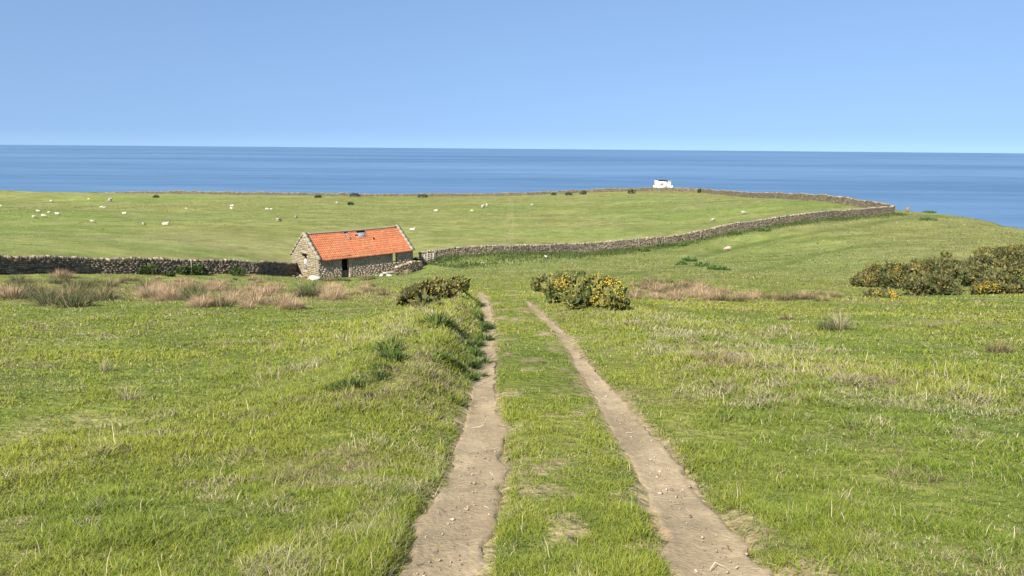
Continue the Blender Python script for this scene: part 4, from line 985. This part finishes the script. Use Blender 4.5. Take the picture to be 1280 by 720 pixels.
SHEEP = [  # px, py (feet), length px, pose, heading deg, label
    (207, 281.5, 10, 'lie', 10, 'large white sheep lying in mid pasture left of the barn'),
    (115.5, 278.5, 6, 'graze', 20, 'white sheep nearest the left wall in the pasture'),
    (180, 281.8, 4, 'graze', 70, 'small white sheep just left of the large lying one'),
    (155.5, 267.5, 6, 'lie', 0, 'white sheep lying alone above the small one'),
    (43, 273, 5.5, 'graze', 40, 'leftmost white sheep of the group at the left edge'),
    (55, 272, 6.5, 'graze', 10, 'white sheep grazing right beside the leftmost one'),
    (48, 266, 5, 'stand', 200, 'sheep standing behind the leftmost pair'),
    (61, 267, 4, 'graze', 190, 'pale sheep right behind the leftmost pair'),
    (72, 268.2, 6, 'lie', 180, 'white sheep lying right of the left edge group'),
    (127, 259.5, 4.5, 'lie', 0, 'left one of two far sheep lying side by side'),
    (131, 260, 4, 'lie', 30, 'right one of two far sheep lying side by side'),
    (138, 252.5, 4.5, 'stand', 80, 'far white sheep standing near the cliff wall on the left'),
    (111, 250.2, 3.5, 'graze', 0, 'very far sheep left of the standing one by the cliff wall'),
    (64, 253, 4.5, 'graze', 150, 'far sheep alone between cliff wall and left group'),
    (0.5, 258, 4, 'lie', 0, 'far sheep at the very left edge of the view'),
    (233, 262, 3.5, 'graze', 10, 'faint far sheep above the large lying one'),
    (290, 258.2, 5.5, 'lie', 0, 'upper sheep of a far pair lying one above the other'),
    (289.5, 261.2, 4.5, 'lie', 170, 'lower sheep of a far pair lying one above the other'),
    (334, 263, 5, 'graze', 0, 'left sheep of a far touching pair above the barn gable'),
    (339, 262.8, 4, 'graze', 180, 'right sheep of a far touching pair above the barn gable'),
    (348.5, 277.5, 6, 'stand', 60, 'big greyish sheep standing above the barn gable'),
    (370, 273.5, 4, 'graze', 80, 'white sheep end on right of the big greyish one'),
    (421.5, 255, 4.5, 'graze', 30, 'far sheep left of a small dark bush above the barn ridge'),
    (544.7, 264.2, 6, 'lie', 0, 'white sheep lying right of the barn in the far pasture'),
    (590, 265.2, 5, 'graze', 10, 'white sheep grazing left of the far close pair'),
    (603.5, 260.5, 4.5, 'stand', 60, 'front sheep of the far close pair right of the barn'),
    (608.5, 259, 4, 'stand', 90, 'rear sheep of the far close pair right of the barn'),
    (665, 257.5, 4.5, 'graze', 20, 'far white sheep alone in the middle of the pasture'),
    (515.6, 288, 9, 'lie', 0, 'white sheep lying flat just behind the barn roof end'),
    (891.2, 277, 8, 'stand', 215, 'shaggy sheep standing just behind the long wall'),
    (929.5, 268.2, 7.5, 'graze', 5, 'white sheep grazing behind the long wall to the right of the shaggy one'),
    (909.5, 314, 11.5, 'graze', 185, 'pink tinged sheep grazing on the slope before the long wall'),
    (682.5, 322.5, 5.5, 'stand', 150, 'white lamb at the foot of the long wall'),
]
for px, py, lp, pose, hd, lab in SHEEP:
    x, y = hit(px, py); dist = math.hypot(x, y)
    o = link('sheep', SHP if 'pink' in lab else SHD if 'shaggy' in lab or 'greyish' in lab else SH[pose])
    s = lp * dist / F / 1.65 * (1.12 if dist > 150 else 1.0)
    if 50 <= hd % 180 <= 130: s = min(s * 1.6, 1.25)
    o.scale = (s, s, s); o.location = (x, y, h1(x, y)); o.rotation_euler = (0, 0, R(hd))
    tag(o, lab, 'sheep', 'sheep in the pasture')

# ------------------------------------------------------------------ white lookout building on the cliff
def make_lookout():
    x, y = at(828, 237, 298)[:2]; g = h1(x, y) + 1.0; root = empty('lookout_hut', (x, y, g), 0.08); tag(root, 'small white flat roofed lookout hut on the cliff top against the sea', 'hut')
    w = Acc(); box(w, (-2.75, -2, -1.5), (1.0, 2, 2.75), 0, (0.82, 0.81, 0.77)); box(w, (1.0, -1.6, -1.5), (2.75, 1.8, 2.55), 0, (0.82, 0.82, 0.80)); w.obj('wall', M_paint, root)
    r = Acc(); box(r, (-2.4, -2.25, 2.753), (1.25, 2.2, 2.98), 0, (0.05, 0.05, 0.06)); r.obj('roof', M_dark, root)
    r = Acc(); box(r, (1.26, -1.75, 2.553), (2.9, 1.9, 2.68), 0, (0.4, 0.4, 0.4)); r.obj('roof', M_paint, root)
    for a, b in ((-3.35, -2.753), (2.753, 3.45)):
        p = Acc(); box(p, (a, -2.2, -1.5), (b, 1.5, 0.95), 0.0, (0.80, 0.79, 0.76)); p.obj('side_wall', M_paint, root)
    fr = Acc(); box(fr, (-1.9, -2.05, 1.2), (-0.3, -2.003, 2.2), 0, (0.7, 0.7, 0.66)); f = fr.obj('window', M_paint, root)
    gl = Acc(); box(gl, (-1.8, -2.075, 1.3), (-0.4, -2.052, 2.1), 0, (0.5, 0.5, 0.42)); gl.obj('pane', M_paint, f)
    d = Acc(); box(d, (0.25, -2.06, -0.2), (0.85, -2.003, 2.1), 0, (0.62, 0.66, 0.5)); d.obj('door', M_paint, root)
    m = Acc(); tube(m, [(-3.1, 0, 0.95), (-3.1, 0, 3.4)], [0.06, 0.05], 6, (0.25, 0.25, 0.27)); m.obj('mast', M_wood, root)
make_lookout()

# ------------------------------------------------------------------ sea
def make_sea():
    zs = -118.0; Rr = 70000.0; n = 96
    rr = [0.0, 400, 1500, 4000, 10000, 25000, Rr]; V = [(0, 0, zs)]; F3, F4 = [], []
    for r in rr[1:]:
        for j in range(n): V.append((r * math.sin(2 * math.pi * j / n), r * math.cos(2 * math.pi * j / n), zs))
    for j in range(n): F3.append((0, 1 + (j + 1) % n, 1 + j))
    for k in range(len(rr) - 2):
        a = 1 + k * n; b = a + n
        for j in range(n): F4.append((a + j, a + (j + 1) % n, b + (j + 1) % n, b + j))
    m = bpy.data.materials.new('sea_water'); m.use_nodes = True; nt = m.node_tree; N = nt.nodes; L = nt.links; p = N['Principled BSDF']
    p.inputs['Roughness'].default_value = 0.42; p.inputs['Specular IOR Level'].default_value = 0.18
    tc = N.new('ShaderNodeTexCoord')
    def streak(sx, sy, det):
        mp = N.new('ShaderNodeMapping'); mp.inputs['Scale'].default_value = (sx, sy, 1); mp.inputs['Rotation'].default_value = (0, 0, 0.12); L.new(tc.outputs['Object'], mp.inputs['Vector'])
        t = N.new('ShaderNodeTexNoise'); t.inputs['Scale'].default_value = 1.0; t.inputs['Detail'].default_value = det; t.inputs['Roughness'].default_value = 0.6; L.new(mp.outputs[0], t.inputs['Vector']); return t.outputs['Fac']
    a = streak(0.00016, 0.00055, 9); b = streak(0.0016, 0.008, 5)
    ad = N.new('ShaderNodeMath'); ad.operation = 'MULTIPLY_ADD'; ad.inputs[1].default_value = 0.45; L.new(b, ad.inputs[0]); L.new(a, ad.inputs[2])
    cr = N.new('ShaderNodeValToRGB'); e = cr.color_ramp.elements; e[0].position = 0.58; e[0].color = SEA_D; e[1].position = 0.85; e[1].color = SEA_L
    L.new(ad.outputs[0], cr.inputs[0]); L.new(cr.outputs[0], p.inputs['Base Color'])
    t = N.new('ShaderNodeTexNoise'); t.inputs['Scale'].default_value = 0.15; t.inputs['Detail'].default_value = 5; L.new(tc.outputs['Object'], t.inputs['Vector'])
    bp = N.new('ShaderNodeBump'); bp.inputs['Distance'].default_value = 2.0; bp.inputs['Strength'].default_value = 0.6; L.new(t.outputs['Fac'], bp.inputs['Height']); L.new(bp.outputs[0], p.inputs['Normal'])
    tag(link('sea', mesh_np('sea', V, F4, F3), m), 'calm blue sea with pale wind streaks reaching the horizon', kind='structure')
SEA_D = (0.058, 0.125, 0.220, 1); SEA_L = (0.110, 0.196, 0.315, 1)
make_sea()

# ------------------------------------------------------------------ light
SUN_EL = R(43); SUN_AZ = math.atan2(-0.55, -0.835)          # bearing of the sun from +Y towards +X
sd = Vector((math.sin(SUN_AZ) * math.cos(SUN_EL), math.cos(SUN_AZ) * math.cos(SUN_EL), math.sin(SUN_EL)))
sl = bpy.data.lights.new('sun', 'SUN'); sl.energy = 5.0; sl.angle = R(0.53); sl.color = (1.0, 0.93, 0.82)
so = bpy.data.objects.new('sun', sl); COL.objects.link(so); so.rotation_euler = (-sd).to_track_quat('-Z', 'Y').to_euler(); so.location = (-40, -40, 60)
w = bpy.data.worlds.new('World'); scene.world = w; w.use_nodes = True
nt = w.node_tree; N = nt.nodes; L = nt.links; bg = N['Background']
sky = N.new('ShaderNodeTexSky'); sky.sky_type = 'NISHITA'; sky.sun_disc = False; sky.sun_elevation = SUN_EL; sky.sun_rotation = SUN_AZ % (2 * math.pi)
sky.altitude = 100; sky.air_density = 1.0; sky.dust_density = 1.3; sky.ozone_density = 3.0
tc = N.new('ShaderNodeTexCoord'); mp = N.new('ShaderNodeVectorMath'); mp.operation = 'MULTIPLY_ADD'; mp.inputs[1].default_value = (1, 1, 0.62); mp.inputs[2].default_value = (0, 0, 0.20)
nm = N.new('ShaderNodeVectorMath'); nm.operation = 'NORMALIZE'
sx = N.new('ShaderNodeSeparateXYZ'); L.new(tc.outputs['Generated'], sx.inputs[0])
hz = N.new('ShaderNodeMapRange'); hz.interpolation_type = 'SMOOTHSTEP'; hz.inputs['From Min'].default_value = -0.006; hz.inputs['From Max'].default_value = 0.024; hz.inputs['To Min'].default_value = 0.17; hz.inputs['To Max'].default_value = 0.21
L.new(sx.outputs['Z'], hz.inputs['Value']); cb = N.new('ShaderNodeCombineXYZ'); L.new(hz.outputs[0], cb.inputs['Z']); L.new(cb.outputs[0], mp.inputs[2])
L.new(tc.outputs['Generated'], mp.inputs[0]); L.new(mp.outputs[0], nm.inputs[0]); L.new(nm.outputs[0], sky.inputs['Vector'])
tint = N.new('ShaderNodeMixRGB'); tint.blend_type = 'MULTIPLY'; tint.inputs[0].default_value = 1.0; tint.inputs[2].default_value = (0.93, 0.955, 0.99, 1)
L.new(sky.outputs[0], tint.inputs[1]); L.new(tint.outputs[0], bg.inputs['Color']); bg.inputs['Strength'].default_value = 0.101

# ------------------------------------------------------------------ camera
cd = bpy.data.cameras.new('camera'); cam = bpy.data.objects.new('camera', cd); COL.objects.link(cam)
cd.sensor_width = 36.0; cd.lens = F / 1280 * 36.0; cd.clip_start = 0.05; cd.clip_end = 200000
from mathutils import Matrix
Mx = Matrix(((_right[0], _up[0], -_fwd[0], 0), (_right[1], _up[1], -_fwd[1], 0), (_right[2], _up[2], -_fwd[2], EYE), (0, 0, 0, 1)))
cam.matrix_world = Mx
scene.camera = cam
vs = scene.view_settings; vs.view_transform = 'Standard'; vs.look = 'None'; vs.gamma = 1.0; vs.use_curve_mapping = False; vs.exposure = 0.92
scene.cycles.max_bounces = 5; scene.cycles.diffuse_bounces = 3; scene.cycles.glossy_bounces = 2; scene.cycles.transmission_bounces = 3
scene.cycles.use_denoising = True
